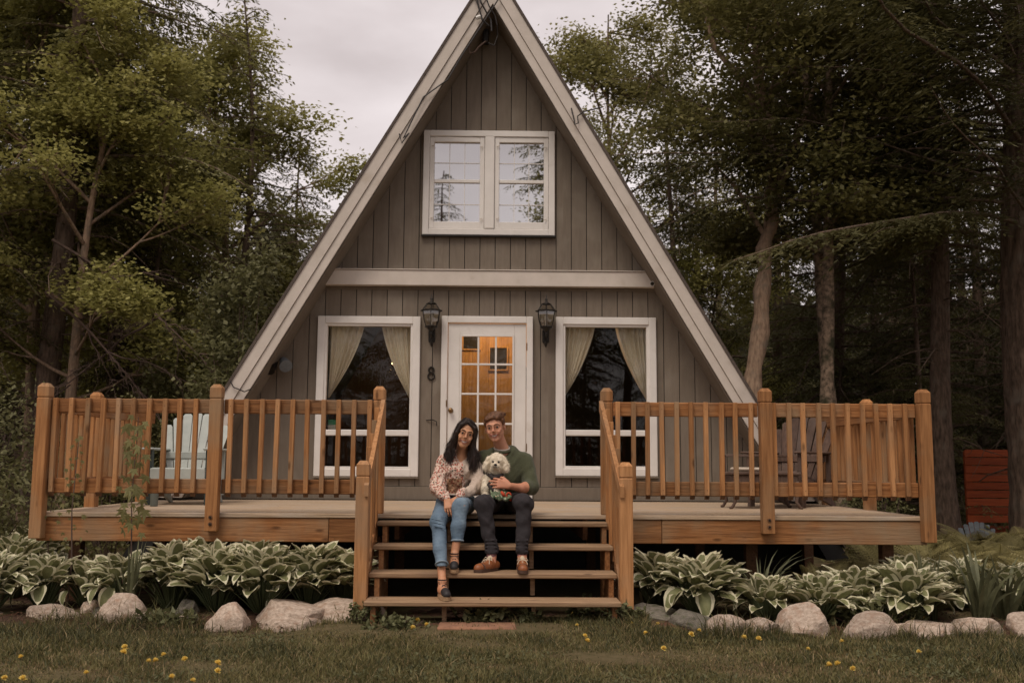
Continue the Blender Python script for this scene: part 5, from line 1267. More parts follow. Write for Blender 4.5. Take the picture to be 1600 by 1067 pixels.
def axis_(parts):
    """piecewise grid axis: [(start, end, step), ...]"""
    out = []
    for a, b, st in parts: n = max(1, int(round((b - a) / st))); out += list(np.linspace(a, b, n, endpoint=False))
    return np.array(out + [parts[-1][1]])
def laplace(V, Q, it=1, w=.5):
    for _ in range(it):
        S = np.zeros_like(V); n = np.zeros(len(V))
        for a in range(4):
            for b in (1, 3):
                j = (a + b) % 4; np.add.at(S, Q[:, a], V[Q[:, j]]); np.add.at(n, Q[:, a], 1)
        V = V * (1 - w) + w * S / np.maximum(n, 1)[:, None]
    return V
def field_obj(name, fld, mats, parent=None, mi_fn=None, smooth_it=1):
    V, Q = fld.mesh(); V = laplace(V, Q, smooth_it)
    mi = None
    if mi_fn is not None: mi = mi_fn(V[Q].mean(1))
    o = np_mesh(name, V, Q, mats, mi=mi, smooth=True, parent=parent, org=tuple(ORG[parent.name]) if parent is not None else (0, 0, 0)); return o

# skin, cloth and hair materials
def skin(name, c1, c2):
    m = surf(name, c1, c2, rough=.52, scale=22, detail=6, bump=.05, rnd=False, vary=0, spec=.35); b = m.node_tree.nodes['Principled BSDF']
    b.inputs['Subsurface Weight'].default_value = .15; b.inputs['Subsurface Radius'].default_value = (.01, .004, .002); return m
skin('skin_man', (.60, .30, .19), (.53, .25, .15)); skin('skin_woman', (.56, .29, .165), (.49, .235, .125))
skin('lip', (.46, .15, .12), (.40, .13, .10)); skin('cheek_man', (.60, .275, .17), (.53, .235, .14)); skin('cheek_woman', (.56, .275, .155), (.49, .225, .12))
surf('teeth', (.58, .52, .44), rough=.3, vary=0); surf('eye_white', (.40, .34, .28), rough=.2, vary=0); surf('iris_dark', (.035, .02, .012), rough=.15, vary=0); surf('iris_blue', (.035, .035, .035), rough=.15, vary=0)
surf('hair_dark', (.013, .008, .006), (.034, .017, .012), rough=.38, scale=5, detail=6, stretch=(14, 14, 2), bump=.5, vary=0, rnd=False)
surf('hair_brown', (.10, .042, .018), (.24, .105, .045), rough=.5, scale=6, detail=6, stretch=(12, 5, 9), bump=.5, vary=0, rnd=False)
surf('brow_dark', (.03, .018, .012), rough=.8, vary=0); surf('brow_brown', (.16, .075, .04), rough=.8, vary=0)
surf('sweater_green', (.070, .076, .038), (.052, .056, .027), rough=.95, scale=90, detail=3, bump=.3, vary=0, rnd=False, sheen=.15)
surf('sweater_rib', (.060, .064, .032), (.045, .048, .024), rough=.95, scale=60, bump=.3, stretch=(1, 1, 1), vary=0)
surf('tee_grey', (.42, .37, .31), rough=.9, vary=0)
surf('trousers_black', (.028, .022, .024), (.018, .015, .017), rough=.9, scale=40, bump=.15, vary=0, rnd=False)
surf('jeans_blue', (.125, .185, .25), (.08, .125, .175), rough=.85, scale=6, detail=6, bump=.1, bscale=160, c3=(.21, .28, .34), s3=7, t3=(.5, .72), vary=0, rnd=False)
surf('denim_cuff', (.25, .31, .36), (.17, .23, .28), rough=.85, scale=60, bump=.15, vary=0)
surf('shoe_tan', (.36, .115, .034), (.17, .055, .018), rough=.5, scale=14, bump=.15, vary=.05); surf('shoe_sole', (.085, .042, .025), rough=.7, bump=.2, scale=50, vary=0); surf('lace', (.62, .50, .36), rough=.9, vary=0)
surf('espadrille_black', (.022, .018, .018), rough=.6, scale=40, bump=.1, vary=0); surf('jute', (.42, .27, .15), (.30, .185, .10), rough=.95, scale=30, stretch=(1, 1, 6), bump=.5, vary=0); surf('sock', (.20, .09, .09), rough=.95, vary=0)
surf('dog_fur', (.82, .73, .58), (.70, .60, .45), rough=.95, scale=45, detail=6, bump=.3, vary=0, rnd=False, sheen=.3); surf('dog_nose', (.012, .01, .009), rough=.3, vary=0)
surf('harness', (.03, .022, .02), rough=.8, vary=0); surf('lace_cream', (.56, .45, .37), (.44, .35, .28), rough=.95, scale=150, detail=2, bump=.25, vary=0, rnd=False)
surf('bandana_red', (.52, .06, .02), rough=.85, vary=0)
def floral(name, base, petals, rs=46, bias=.32, leaf=(.10, .10, .07)):
    """printed cloth: scattered flower heads of two colours and small leaves on a pale ground"""
    m, nt, b = new_mat(name); N = nt.nodes; L = nt.links.new; tcn = N.new('ShaderNodeTexCoord')
    nz = N.new('ShaderNodeTexNoise'); nz.inputs['Scale'].default_value = 120; L(tcn.outputs['Object'], nz.inputs['Vector'])
    mxv = N.new('ShaderNodeMixRGB'); mxv.inputs['Fac'].default_value = .012; L(tcn.outputs['Object'], mxv.inputs['Color1']); L(nz.outputs['Color'], mxv.inputs['Color2'])
    def spots(scale, thr, off):
        mp = N.new('ShaderNodeMapping'); mp.inputs['Location'].default_value = off; L(mxv.outputs[0], mp.inputs['Vector'])
        v = N.new('ShaderNodeTexVoronoi'); v.inputs['Scale'].default_value = scale; L(mp.outputs[0], v.inputs['Vector'])
        lt = N.new('ShaderNodeMath'); lt.operation = 'LESS_THAN'; lt.inputs[1].default_value = thr; L(v.outputs['Distance'], lt.inputs[0]); return v, lt
    col = None; prev = C4(base)
    for sc_, thr, off, c in [(rs * .9, .34, (3, 1, 7), leaf), (rs, bias, (0, 0, 0), petals[0]), (rs * 1.1, bias * .9, (5, 2, 1), petals[1]), (rs * 1.2, .16, (9, 4, 2), (.75, .55, .35))]:
        v, lt = spots(sc_, thr, off); mi = N.new('ShaderNodeMixRGB'); L(lt.outputs[0], mi.inputs['Fac'])
        if col is None: mi.inputs['Color1'].default_value = prev
        else: L(col, mi.inputs['Color1'])
        mi.inputs['Color2'].default_value = C4(c); col = mi.outputs[0]
    L(col, b.inputs['Base Color']); b.inputs['Roughness'].default_value = .9
    return m
floral('blouse_floral', (.66, .50, .41), [(.40, .07, .045), (.36, .17, .12)], 48, .36)
floral('blouse_dark_floral', (.42, .24, .14), [(.28, .05, .03), (.20, .09, .04)], 52, .40, (.14, .08, .04))
floral('bandana_green', (.10, .14, .075), [(.34, .36, .24), (.05, .08, .045)], 30, .36)

def head(fld, c, R, s, female=False):
    """skull, jaw, nose, cheeks, ears and mouth in the head's own axes (x right, y back, z up; face toward -y)"""
    R = np.array(R)
    T = lambda p: np.array(c) + s * (R @ np.array(p, float))
    E = lambda p, r, k=.02, op='+': fld.ell(T(p), np.array(r) * s, k * s, op, R.tolist())
    K = lambda a, b, ra, rb, k=.02, op='+': fld.cone(T(a), T(b), ra * s, rb * s, k * s, op)
    w = .98 if female else 1.0
    E((0, .018, .030), (.076 * w, .095, .090), .02); E((0, -.022, -.036), (.056 * w, .062, .070), .03)
    E((0, -.061, -.099), (.016 * w, .015, .014), .025)
    for x in (-1, 1):
        K((x * .050 * w, .004, -.048), (x * .015 * w, -.056, -.096), .013, .012, .025)
        E((x * .040 * w, -.060, -.022), (.018, .016, .016), .020)
        K((x * .010, -.084, .024), (x * .046 * w, -.066, .022), .007, .008, .018)
        E((x * .031 * w, -.099, .002), (.016, .0165, .0056), .012, '-')
        E((x * .0105, -.093, -.0275), (.0058, .0075, .0052), .005)
        E((x * .077 * w, .010, -.004), (.009, .018, .030), .010); E((x * .081 * w, .006, .002), (.005, .009, .017), .004, '-')
        K((x * .018, -.0832, .0082), (x * .045 * w, -.0738, .0055), .0056, .0044, .005)       # upper lid
        K((x * .019, -.080, -.0050), (x * .044 * w, -.0715, -.0040), .0048, .004, .006)       # lower lid
    K((0, -.085, .022), (0, -.100, -.020), .0060, .0075, .010); E((0, -.1025, -.0235), (.0082, .0088, .0072), .007)
    MW = .030; P5 = (-1, -.55, 0, .55, 1)
    lip = [(u * MW, -.0885 + .0135 * u * u, -.0575 + .0065 * u * u) for u in P5]
    low = [(u * MW, -.0865 + .0115 * u * u, -.0745 + .0235 * u * u) for u in P5]
    for a, b in zip(lip[:-1], lip[1:]): K(a, b, .0024, .0024, .004)
    for a, b in zip(low[:-1], low[1:]): K(a, b, .0030, .0030, .004)
    for u in (-.75, -.4, 0, .4, .75): E((u * MW, -.091 + .0115 * u * u, -.0655 + .012 * u * u), (.009, .0125, .0058 * (1.1 - u * u)), .002, '-')
    for x in (-1, 1): K((x * .040, -.074, -.038), (x * .043, -.066, -.058), .010, .007, .015)
    return T
def head_mi(T_inv, s, lipmat, cheekmat, female):
    def f(P):
        q = T_inv(P); mi = np.zeros(len(P), int)
        x, y, z = q.T; ax = np.abs(x)
        cheek = (y < -.04) & ((ax - .038) ** 2 + (z + .030) ** 2 < .018 ** 2) | ((y < -.092) & (z < 0)); mi[cheek] = 2
        zu = -.0535 + .0065 * (ax / .033) ** 2; zl = -.0795 + .0235 * (ax / .033) ** 2
        mi[(y < -.066) & (ax < .035) & (z < zu) & (z > zl)] = 1
        return mi
    return f
def face_parts(T, R, s, body, iris, brow, female):
    M = Matrix(R.tolist()).to_4x4(); w = .98 if female else 1.0
    for x in (-1, 1):
        e = MB(); e.lathe([(.0115 * s * math.sin(a), -.0115 * s * math.cos(a)) for a in np.linspace(.02, 3.12, 10)], n=14); e.build('eyeball', 'eye_white', body, xf=Matrix.Translation(T((x * .0315 * w, -.0725, .0025)).tolist()) @ M, smooth=True)
        i = MB(); i.lathe([(.0080 * s, -.0012 * s), (.0060 * s, .0012 * s), (.0002, .0018 * s)], n=14); i.build('iris', iris, body, xf=Matrix.Translation(T((x * .0312 * w, -.0835, .0025)).tolist()) @ M @ Matrix.Rotation(rad(90), 4, 'X'), smooth=True)
        b = MB(); pts = [T((x * u * w, v, zz)) for u, v, zz in ((.014, -.094, .023), (.026, -.0925, .0285), (.038, -.085, .029), (.048, -.073, .0235))]; b.tube(pts, [.003 * s, .0036 * s, .003 * s, .0012 * s], 7); b.build('eyebrow', brow, body, smooth=True)
        if female or True:
            l = MB(); l.tube([T((x * u * w, v, zz)) for u, v, zz in ((.020, -.0865, .0085), (.031, -.0875, .0115), (.044, -.078, .0065))], [.0010 * s, .0016 * s, .0014 * s], 5); l.build('eyelashes', brow, body)
    t = MB(); V = []
    for j, zz in enumerate((-.0575, -.0705)):
        for i in range(9): u = (i - 4) / 4; V.append(T((u * .026, -.0850 + .012 * u * u, zz + (.014 if j else .005) * u * u)))
    t.add(V, [(i, i + 1, i + 10, i + 9) for i in range(8)]); t.build('teeth', 'teeth', body, smooth=True, recalc=False)
def hand(fld, w, d, up, s=1.0, curl=.5, spread=.5, thumb=1, k=.008, cr=None):
    """palm and five separate bent fingers; w wrist, d pointing direction, up = back-of-hand normal"""
    w = np.array(w, float); d = np.array(d, float); d /= np.linalg.norm(d); up = np.array(up, float); up -= d * (up @ d); up /= np.linalg.norm(up); sd = np.cross(d, up) * thumb
    P = lambda a, b, c: w + s * (d * a + sd * b + up * c)
    for b in (-.026, -.009, .009, .026): fld.cone(P(.012, b * .6, 0), P(.082 - abs(b - .005) * .25, b, .002), .0125 * s, .0105 * s, .014 * s)
    L_ = [(-.030, .060, .0080), (-.0105, .073, .0088), (.0095, .079, .0090), (.029, .070, .0088)]
    for q, (b, ln, r) in enumerate(L_):
        c_ = cr[q] if cr else curl * (1.15 - .08 * q)
        a0 = P(.080 - abs(b - .008) * .3, b, .002); ang = .2; pos = a0.copy(); dirv = d * math.cos(ang) - up * math.sin(ang) + sd * (b * spread * 7); rr = r * s
        for seg, (f, bend) in enumerate(((.46, .25), (.30, .75), (.24, .65))):
            ang = bend * c_ + (ang if seg else .2 * c_); dv = d * math.cos(ang) - up * math.sin(ang) + sd * (b * spread * 5); dv /= np.linalg.norm(dv)
            nxt = pos + dv * ln * f * s; fld.cone(pos, nxt, rr, rr * .9, .003 * s); pos = nxt; rr *= .9
    a = P(.018, .026, -.004); b = P(.048, .047, -.012); c = P(.076, .052, -.022); e = P(.098, .047, -.030)
    fld.cone(a, b, .0135 * s, .0115 * s, .012 * s); fld.cone(b, c, .0110 * s, .0095 * s, .004 * s); fld.cone(c, e, .0092 * s, .0078 * s, .004 * s)
def rotm(yaw, pitch, roll):
    return np.array((Matrix.Rotation(roll, 3, 'Y') @ Matrix.Rotation(yaw, 3, 'Z') @ Matrix.Rotation(pitch, 3, 'X')))
def folds(amp, seed, f=14, dirv=(.4, .3, 1)):
    r = np.random.default_rng(seed); ks = r.normal(size=(4, 3)) * np.array(dirv) * f * 2.2; ph = r.uniform(0, 6, 4)
    return lambda X, Y, Z: amp * sum(np.sin(k[0] * X + k[1] * Y + k[2] * Z + p + 1.2 * np.sin(k[2] * X * .7 + k[0] * Z * .7)) for k, p in zip(ks, ph)) / 2

def ribbons(name, P, N_, m, parent, wd=.0011):
    '''P (n, k, 3) poly lines -> thin ribbons'''
    n, k, _ = P.shape; S = np.cross(np.gradient(P, axis=1), N_[:, None, :]); S /= np.linalg.norm(S, axis=2, keepdims=True) + 1e-9
    w_ = wd * np.linspace(1, .25, k)[None, :, None]; V = np.stack([P - S * w_, P + S * w_], 2).reshape(-1, 3)
    b = (np.arange(n)[:, None] * k + np.arange(k - 1)[None]).ravel() * 2; F = np.stack([b, b + 1, b + 3, b + 2], 1)
    o = np_mesh(name, V, F, m, parent=parent, org=tuple(ORG[parent.name])); o['kind'] = 'stuff'; return o
def surf_pts(o, n, seed=0):
    me = o.data; V = np.empty(len(me.vertices) * 3, np.float32); me.vertices.foreach_get('co', V); V = V.reshape(-1, 3); Nn = np.empty(len(V) * 3, np.float32); me.vertices.foreach_get('normal', Nn); Nn = Nn.reshape(-1, 3)
    r = np.random.default_rng(seed); i = r.integers(0, len(V), n); return V[i] + np.array(ORG[o.parent.name]), Nn[i], r
# ================================================================== the man
man = empty('person', (.07, .1, DZ), 'man in a dark green sweater and black trousers sitting and holding a dog', 'person')
HM = dict(c=(-.012, -.06, 1.560), R=rotm(rad(-10), rad(5), rad(-8)), s=1.045)
f = Field(axis_([(-.27, -.12, .007), (-.12, .13, .0028), (.13, .38, .007)]), axis_([(-.75, -.42, .008), (-.42, .07, .003), (.07, .27, .009)]), axis_([(.42, 1.0, .009), (1.0, 1.17, .0033), (1.17, 1.38, .008), (1.38, 1.74, .0028)]))
TM = head(f, HM['c'], HM['R'], HM['s'])
f.cone((.012, -.005, 1.49), (.05, .04, 1.37), .052, .058, .03); f.ell((.07, .06, 1.22), (.15, .095, .17), .05); f.cone((-.09, .06, 1.29), (.225, .06, 1.28), .04, .04, .05)
f.ell((.07, .13, .95), (.14, .10, .10), .05); f.cone((.07, .12, .95), (.07, .08, 1.2), .11, .12, .05)
f.chain([(.235, .05, 1.275), (.288, -.04, 1.07), (.205, -.20, 1.055), (.112, -.292, 1.075)], [.045, .040, .036, .027], .02)
f.cone((.312, -.03, 1.065), (.25, -.14, 1.058), .040, .044, .03)
hand(f, (.108, -.296, 1.078), (-1, -.10, .20), (.06, -1, .25), 1.12, curl=.55, spread=.35, thumb=1)
f.chain([(-.09, .07, 1.28), (-.15, .10, 1.08), (-.09, -.05, 1.0)], [.042, .038, .028], .02); hand(f, (-.09, -.05, 1.0), (.4, -1, -.05), (0, .1, 1), 1.0, .3, .3)
for hip, kn, an in (((0, .12, .92), (-.095, -.42, .93), (-.028, -.46, .53)), ((.14, .12, .92), (.228, -.42, .935), (.213, -.475, .53))): f.chain([hip, kn, an], [.065, .045, .034], .03); f.cone(an, (an[0], an[1] - .02, .475), .034, .036, .02)
Ri = np.linalg.inv(HM['R']); inv = lambda P: ((P - np.array(HM['c'])) @ Ri.T) / HM['s']
body = field_obj('body', f, ['skin_man', 'lip', 'cheek_man'], man, head_mi(inv, 1, 1, 2, False)); body['label'] = 'smiling face and bare forearm'
face_parts(TM, HM['R'], HM['s'], man, 'iris_blue', 'brow_brown', False)
# hair: short sides, swept-up front
g = Field(axis_([(-.14, .12, .003)]), axis_([(-.20, .10, .003)]), axis_([(1.46, 1.76, .003)])); c, R, s = HM['c'], HM['R'], HM['s']
T = TM; E = lambda p, r, k=.02, op='+': g.ell(T(p), np.array(r) * s, k * s, op, R.tolist())
E((0, .024, .038), (.081, .098, .086))
for q in range(46):
    u = random.uniform(-1, 1); v = random.uniform(0, 1); a = (u * .060, -.076 + .05 * v + .02 * u * u, .080 + .012 * v - .018 * u * u); b = (a[0] * 1.0 + .022 + .01 * random.random(), a[1] + .034, .106 + .009 * random.random() - .022 * u * u)
    g.cone(T(a), T(b), .0105 * s, .006 * s, .014 * s)
for x in (-1, 1): g.cone(T((x * .074, -.030, .050)), T((x * .0735, -.014, .008)), .010 * s, .0055 * s, .012 * s)
def cutface(X, Y, Z):
    x = (X - c[0]); y = (Y - c[1]); z = (Z - c[2]); q = [(Ri[i][0] * x + Ri[i][1] * y + Ri[i][2] * z) / s for i in range(3)]
    front = np.minimum(-q[1] - .030, .066 - 7 * np.abs(q[0]) ** 2 - q[2]); low = -.02 - .5 * q[1] - q[2] - .02
    ear = .034 - np.sqrt((np.abs(q[0]) - .08) ** 2 * .3 + (q[1] - .008) ** 2 + (q[2] + .005) ** 2)
    return np.maximum(np.maximum(front, low), ear) * s
g.disp(folds(.0012, 3, 60, (1, .4, .4))); g.cut(cutface); hm = field_obj('hair', g, 'hair_brown', man)
V0, N0, r0 = surf_pts(hm, 3600, 1)
q0 = inv(V0); fl = np.stack([np.full(len(V0), .45) + r0.normal(size=len(V0)) * .3, .75 + .2 * r0.normal(size=len(V0)), .35 + .3 * r0.normal(size=len(V0)) - .9 * (q0[:, 2] < .05)], 1) @ HM['R'].T; fl /= np.linalg.norm(fl, axis=1, keepdims=True)
fl = fl - N0 * (fl * N0).sum(1, keepdims=True) * .8; t0 = np.linspace(0, 1, 5)[None, :, None]; ln = r0.uniform(.012, .032, len(V0))[:, None, None]
ribbons('hair_strands', V0[:, None] - N0[:, None] * .001 + fl[:, None] * ln * t0 + N0[:, None] * (.0045 * np.sin(t0 * 3.1)), N0, 'hair_brown', man, .0013)
# sweater
g = Field(axis_([(-.24, .40, .0055)]), axis_([(-.26, .28, .0055)]), axis_([(.86, 1.45, .0055)]))
g.ell((.075, .055, 1.21), (.178, .125, .19), .05); g.cone((.07, .13, .96), (.075, .09, 1.12), .135, .145, .06); g.ell((.07, .12, .94), (.17, .125, .09), .05)
g.cone((-.105, .055, 1.295), (.245, .055, 1.285), .062, .062, .06); g.cone((.0, .04, 1.345), (.12, .04, 1.345), .05, .05, .05)
g.chain([(.250, .05, 1.275), (.290, -.02, 1.12), (.300, -.055, 1.06)], [.066, .058, .058], .03); g.cone((.300, -.055, 1.06), (.258, -.125, 1.055), .060, .054, .03)
g.chain([(-.108, .07, 1.295), (-.15, .09, 1.10), (-.10, -.0, 1.01)], [.066, .058, .052], .03)
for q in range(4): g.cone((.262 + .016 * q, -.128 + .022 * q, 1.012 + .004 * q), (.268 + .016 * q, -.10 + .022 * q, 1.105), .012, .012, .012)
g.cone((.05, .01, 1.395), (.055, -.0, 1.33), .070, .052, .008, '-'); g.cone((.04, -.05, 1.42), (.05, -.01, 1.37), .06, .06, .01, '-')
g.disp(folds(.0060, 5, 10, (1.1, .6, .8))); g.disp(folds(.0016, 6, 26, (1.4, .5, .5)))
g.cut(lambda X, Y, Z: .085 + 0 * Z - np.sqrt((X - .20) ** 2 + (Y + .215) ** 2 + (Z - 1.055) ** 2))
field_obj('sweater', g, 'sweater_green', man)
rg = [(.050 + .072 * math.cos(a), -.002 + .062 * math.sin(a), 1.372 + .026 * math.sin(a)) for a in [i * math.pi / 14 for i in range(29)]]
MB().tube(rg, .0105, 8, cap=False).build('neckband', 'sweater_rib', man, smooth=True)
rg = [(.049 + .064 * math.cos(a), -.003 + .056 * math.sin(a), 1.386 + .022 * math.sin(a)) for a in [i * math.pi / 14 for i in range(29)]]
MB().tube(rg, .0075, 8, cap=False).build('undershirt_collar', 'tee_grey', man, smooth=True)
# trousers
g = Field(axis_([(-.20, .34, .0055)]), axis_([(-.57, .27, .0055)]), axis_([(.50, 1.06, .0055)]))
g.ell((.07, .12, .925), (.165, .12, .095), .05)
for hip, kn, an in (((.0, .11, .925), (-.097, -.415, .932), (-.030, -.455, .575)), ((.14, .11, .925), (.229, -.415, .938), (.213, -.47, .575))):
    g.cone(hip, kn, .092, .070, .03); g.cone((kn[0], kn[1] + .02, kn[2]), kn, .072, .068, .03); g.cone(kn, an, .066, .048, .025)
    g.cone((an[0], an[1], an[2] + .01), (an[0], an[1], an[2] - .02), .050, .051, .012)
g.disp(folds(.005, 9, 12, (.7, .8, 1.1))); g.disp(folds(.0018, 10, 34, (.5, .8, 1.3)))
for an in ((-.032, -.46), (.213, -.475)):
    for q in range(4): g.cone((an[0] - .045, an[1] - .03, .572 + .026 * q), (an[0] + .045, an[1] - .035, .566 + .03 * q), .007, .006, .008)
g.cut(lambda X, Y, Z: .548 - Z + 0 * X + 0 * Y)
for an in ((-.030, -.46), (.213, -.475)): pass
field_obj('trousers', g, 'trousers_black', man)
def sneaker(an, toe, z, name='shoe'):
    an = np.array([*an, z]); toe = np.array([*toe, z]); d = toe - an; Ld = np.linalg.norm(d); d /= Ld; sd = np.array([-d[1], d[0], 0]); heel = an - d * .055; up = np.array([0, 0, 1.])
    lo = np.minimum(heel, toe) - .09; hi = np.maximum(heel, toe) + .09
    g = Field(axis_([(lo[0], hi[0], .004)]), axis_([(lo[1], hi[1], .004)]), axis_([(z - .01, z + .16, .004)]))
    g.cone(heel + up * .045, an + d * .05 + up * .045, .036, .040, .02); g.cone(an + d * .05 + up * .04, toe - d * .035 + up * .032, .041, .036, .02); g.cone(an + d * .01 + up * .05, an + up * .085, .038, .034, .02)
    g.cone(an + up * .12, an + up * .085, .032, .026, .006, '-'); g.cut(lambda X, Y, Z: z + .022 - Z + 0 * X + 0 * Y)
    sh = field_obj(name, g, 'shoe_tan', man)
    so = MB(); pts = []
    for t_, w_ in ((-.062, .012), (-.055, .028), (-.02, .035), (.05, .034), (.11, .043), (Ld - .03, .040), (Ld - .008, .026), (Ld, .010)): pts.append((t_, w_))
    ring = [an + d * t_ + sd * w_ for t_, w_ in pts] + [an + d * t_ - sd * w_ for t_, w_ in pts[::-1]]
    n_ = len(ring); so.add([(p[0], p[1], z + .002) for p in ring] + [(p[0], p[1], z + .026) for p in ring], [tuple(range(n_)), tuple(range(2 * n_ - 1, n_ - 1, -1))] + [(i, i + n_, (i + 1) % n_ + n_, (i + 1) % n_) for i in range(n_)]); so.build('sole', 'shoe_sole', sh)
    la = MB()
    for q in range(4):
        t_ = .035 + q * .022; h = .088 - q * .007; a = an + d * t_ + up * (h - .012) + sd * .027; b = an + d * (t_ + .012) + up * (h + .004); e = an + d * t_ + up * (h - .012) - sd * .027; la.tube([a, b, e], .0045, 5)
    kn = an + d * .03 + up * .096
    for sx in (-1, 1): la.tube([kn, kn + sd * sx * .03 + up * .012 + d * .01, kn + sd * sx * .045 - up * .01 + d * .02, kn + sd * sx * .01 + d * .012], .0035, 5); la.tube([kn, kn + sd * sx * .03 + d * .035 - up * .012, kn + sd * sx * .04 + d * .05 - up * .035], .003, 5)
    la.build('laces', 'lace', sh)
    MB().tube([an + up * .07, an + up * .10 + np.array([0, .01, 0]), an + up * .16 + np.array([0, .012, 0])], [.034, .038, .041], 16).build('sock', 'sock', man, smooth=True)
    tc_ = MB(); tc_.tube([an + d * (Ld - .062) + sd * (.047 * math.cos(a)) + up * (.026 + .043 * math.sin(a)) for a in [i * math.pi / 10 for i in range(11)]], .0045, 6, cap=False); tc_.build('toe_seam', 'shoe_sole', sh)
    MB().tube([an + d * .03 + up * .07, an + d * .005 + up * .118], [.022, .024], 10).build('tongue', 'lace', sh, smooth=True)
sneaker((-.030, -.475), (-.152, -.635), .414); sneaker((.213, -.485), (.215, -.685), .414)

# ================================================================== the woman
wom = empty('person', (-.33, .1, DZ), 'woman with long dark hair in a floral blouse and cuffed jeans, sitting', 'person')
HW = dict(c=(-.258, -.045, 1.505), R=rotm(rad(6), rad(4), rad(15)), s=1.04)
f = Field(axis_([(-.56, -.45, .008), (-.45, -.15, .0030), (-.15, -.02, .008)]), axis_([(-1.0, -.60, .0045), (-.46, .08, .0032), (.08, .27, .009)] if False else [(-1.0, -.46, .0045), (-.46, .08, .0032), (.08, .27, .009)]), axis_([(.22, .62, .0045), (.62, .80, .009), (.80, .98, .0033), (.98, 1.32, .009), (1.32, 1.65, .0028)]))
TW = head(f, HW['c'], HW['R'], HW['s'], True)
f.cone((-.278, -.005, 1.44), (-.30, .035, 1.32), .045, .050, .03); f.ell((-.315, .05, 1.20), (.115, .08, .14), .05); f.cone((-.43, .05, 1.285), (-.19, .05, 1.285), .036, .036, .05)
f.ell((-.335, .13, .93), (.14, .10, .09), .05); f.cone((-.33, .12, .95), (-.32, .07, 1.18), .085, .10, .05)
f.chain([(-.44, .05, 1.28), (-.485, -.02, 1.085), (-.398, -.29, .965)], [.034, .032, .021], .02)
hand(f, (-.398, -.295, .962), (.22, -.50, -.84), (-.12, -.86, .45), .98, curl=.45, spread=.35, thumb=-1)
f.chain([(-.18, .05, 1.28), (-.14, -.03, 1.085), (-.30, -.27, .98)], [.034, .032, .021], .02)
hand(f, (-.305, -.275, .972), (-.55, -.40, -.60), (.2, -.5, .75), .95, curl=.5, spread=.3, thumb=1)
f.chain([(-.41, .12, .91), (-.458, -.42, .78), (-.402, -.735, .36)], [.06, .042, .030], .03); f.chain([(-.26, .12, .91), (-.275, -.42, .912), (-.322, -.52, .53)], [.06, .042, .030], .03)
for an, toe, z in (((-.402, -.735), (-.358, -.885), .245), ((-.322, -.525), (-.318, -.655), .425)):
    f.chain([(an[0], an[1], z + .115), (an[0], an[1] - .01, z + .06), ((an[0] + toe[0]) / 2, (an[1] + toe[1]) / 2, z + .05), (toe[0], toe[1] + .02, z + .03)], [.029, .031, .030, .024], .02); f.cone((an[0], an[1] - .01, z + .05), (an[0], an[1] + .03, z + .035), .028, .025, .02)
RiW = np.linalg.inv(HW['R']); invW = lambda P: ((P - np.array(HW['c'])) @ RiW.T) / HW['s']
body = field_obj('body', f, ['skin_woman', 'lip', 'cheek_woman'], wom, head_mi(invW, 1, 1, 2, True)); body['label'] = 'smiling tilted face, hands and bare ankles'
face_parts(TW, HW['R'], HW['s'], wom, 'iris_dark', 'brow_dark', True)
# long hair
g = Field(axis_([(-.47, -.10, .0032)]), axis_([(-.22, .16, .0032)]), axis_([(1.10, 1.66, .0032)])); c2, R2, s2 = HW['c'], HW['R'], HW['s']; T = TW
g.ell(T((0, .026, .036)), np.array((.079, .098, .087)) * s2, .02, '+', R2.tolist())
def cutw(X, Y, Z):
    x = (X - c2[0]); y = (Y - c2[1]); z = (Z - c2[2]); q = [(RiW[i][0] * x + RiW[i][1] * y + RiW[i][2] * z) / s2 for i in range(3)]
    hl = .070 - 9 * (np.abs(q[0] + .016)) ** 2 - .15 * np.abs(q[0] + .016)
    return np.maximum(np.minimum(-q[1] - .005 - .0 * q[0], hl - q[2]), -.09 - q[2]) * s2
g.cut(cutw)
r_ = np.random.default_rng(5)
top = lambda u: T((-.012 + u * .012, -.060, .098))
WH = []
for i in range(96):
    sd_ = -1 if i % 2 else 1; v = r_.uniform(0, 1); 
    a = T((-.016 + sd_ * .008, -.064 + .12 * v, .094 + .020 * v)); b = T((sd_ * (.056 + .006 * v), -.066 + .11 * v, .064)); cc_ = T((sd_ * (.075 + .004 * v), -.056 + .10 * v, -.005)); d_ = T((sd_ * (.080 + .010 * r_.uniform(-1, 1)), -.044 + .09 * v, -.075))
    ex = d_[0] + (-.034 if sd_ < 0 else .010) + r_.normal() * .018; ln = r_.uniform(.08, .225); yy = -.075 + .09 * v + r_.normal() * .01
    e = np.array((ex, yy, d_[2] - ln * .55)); h = np.array((ex + r_.normal() * .014 + (.004 if sd_ < 0 else -.010), yy + .0, d_[2] - ln))
    g.chain([a, b, cc_, d_, e, h], [.009, .011, .011, .011, .008, .002], .010); WH.append([a, b, cc_, d_, e, h])
for i in range(22):
    u = r_.uniform(-1, 1); a = T((u * .05, .08, .06)); g.chain([a, T((u * .07, .10, -.05)), (c2[0] - .02 + u * .10, .09, 1.32), (c2[0] - .03 + u * .11 + r_.normal() * .01, .09, 1.2)], [.018, .02, .018, .006], .01)
field_obj('hair', g, 'hair_dark', wom)
WH = np.array(WH); tt = np.linspace(0, 5, 21); k0 = np.clip(tt.astype(int), 0, 4); fr = (tt - k0)[None, :, None]; fs = fr * fr * (3 - 2 * fr) * .5 + fr * .5
pm, p0_, p1_, p2_ = WH[:, np.maximum(k0 - 1, 0)], WH[:, k0], WH[:, k0 + 1], WH[:, np.minimum(k0 + 2, 5)]
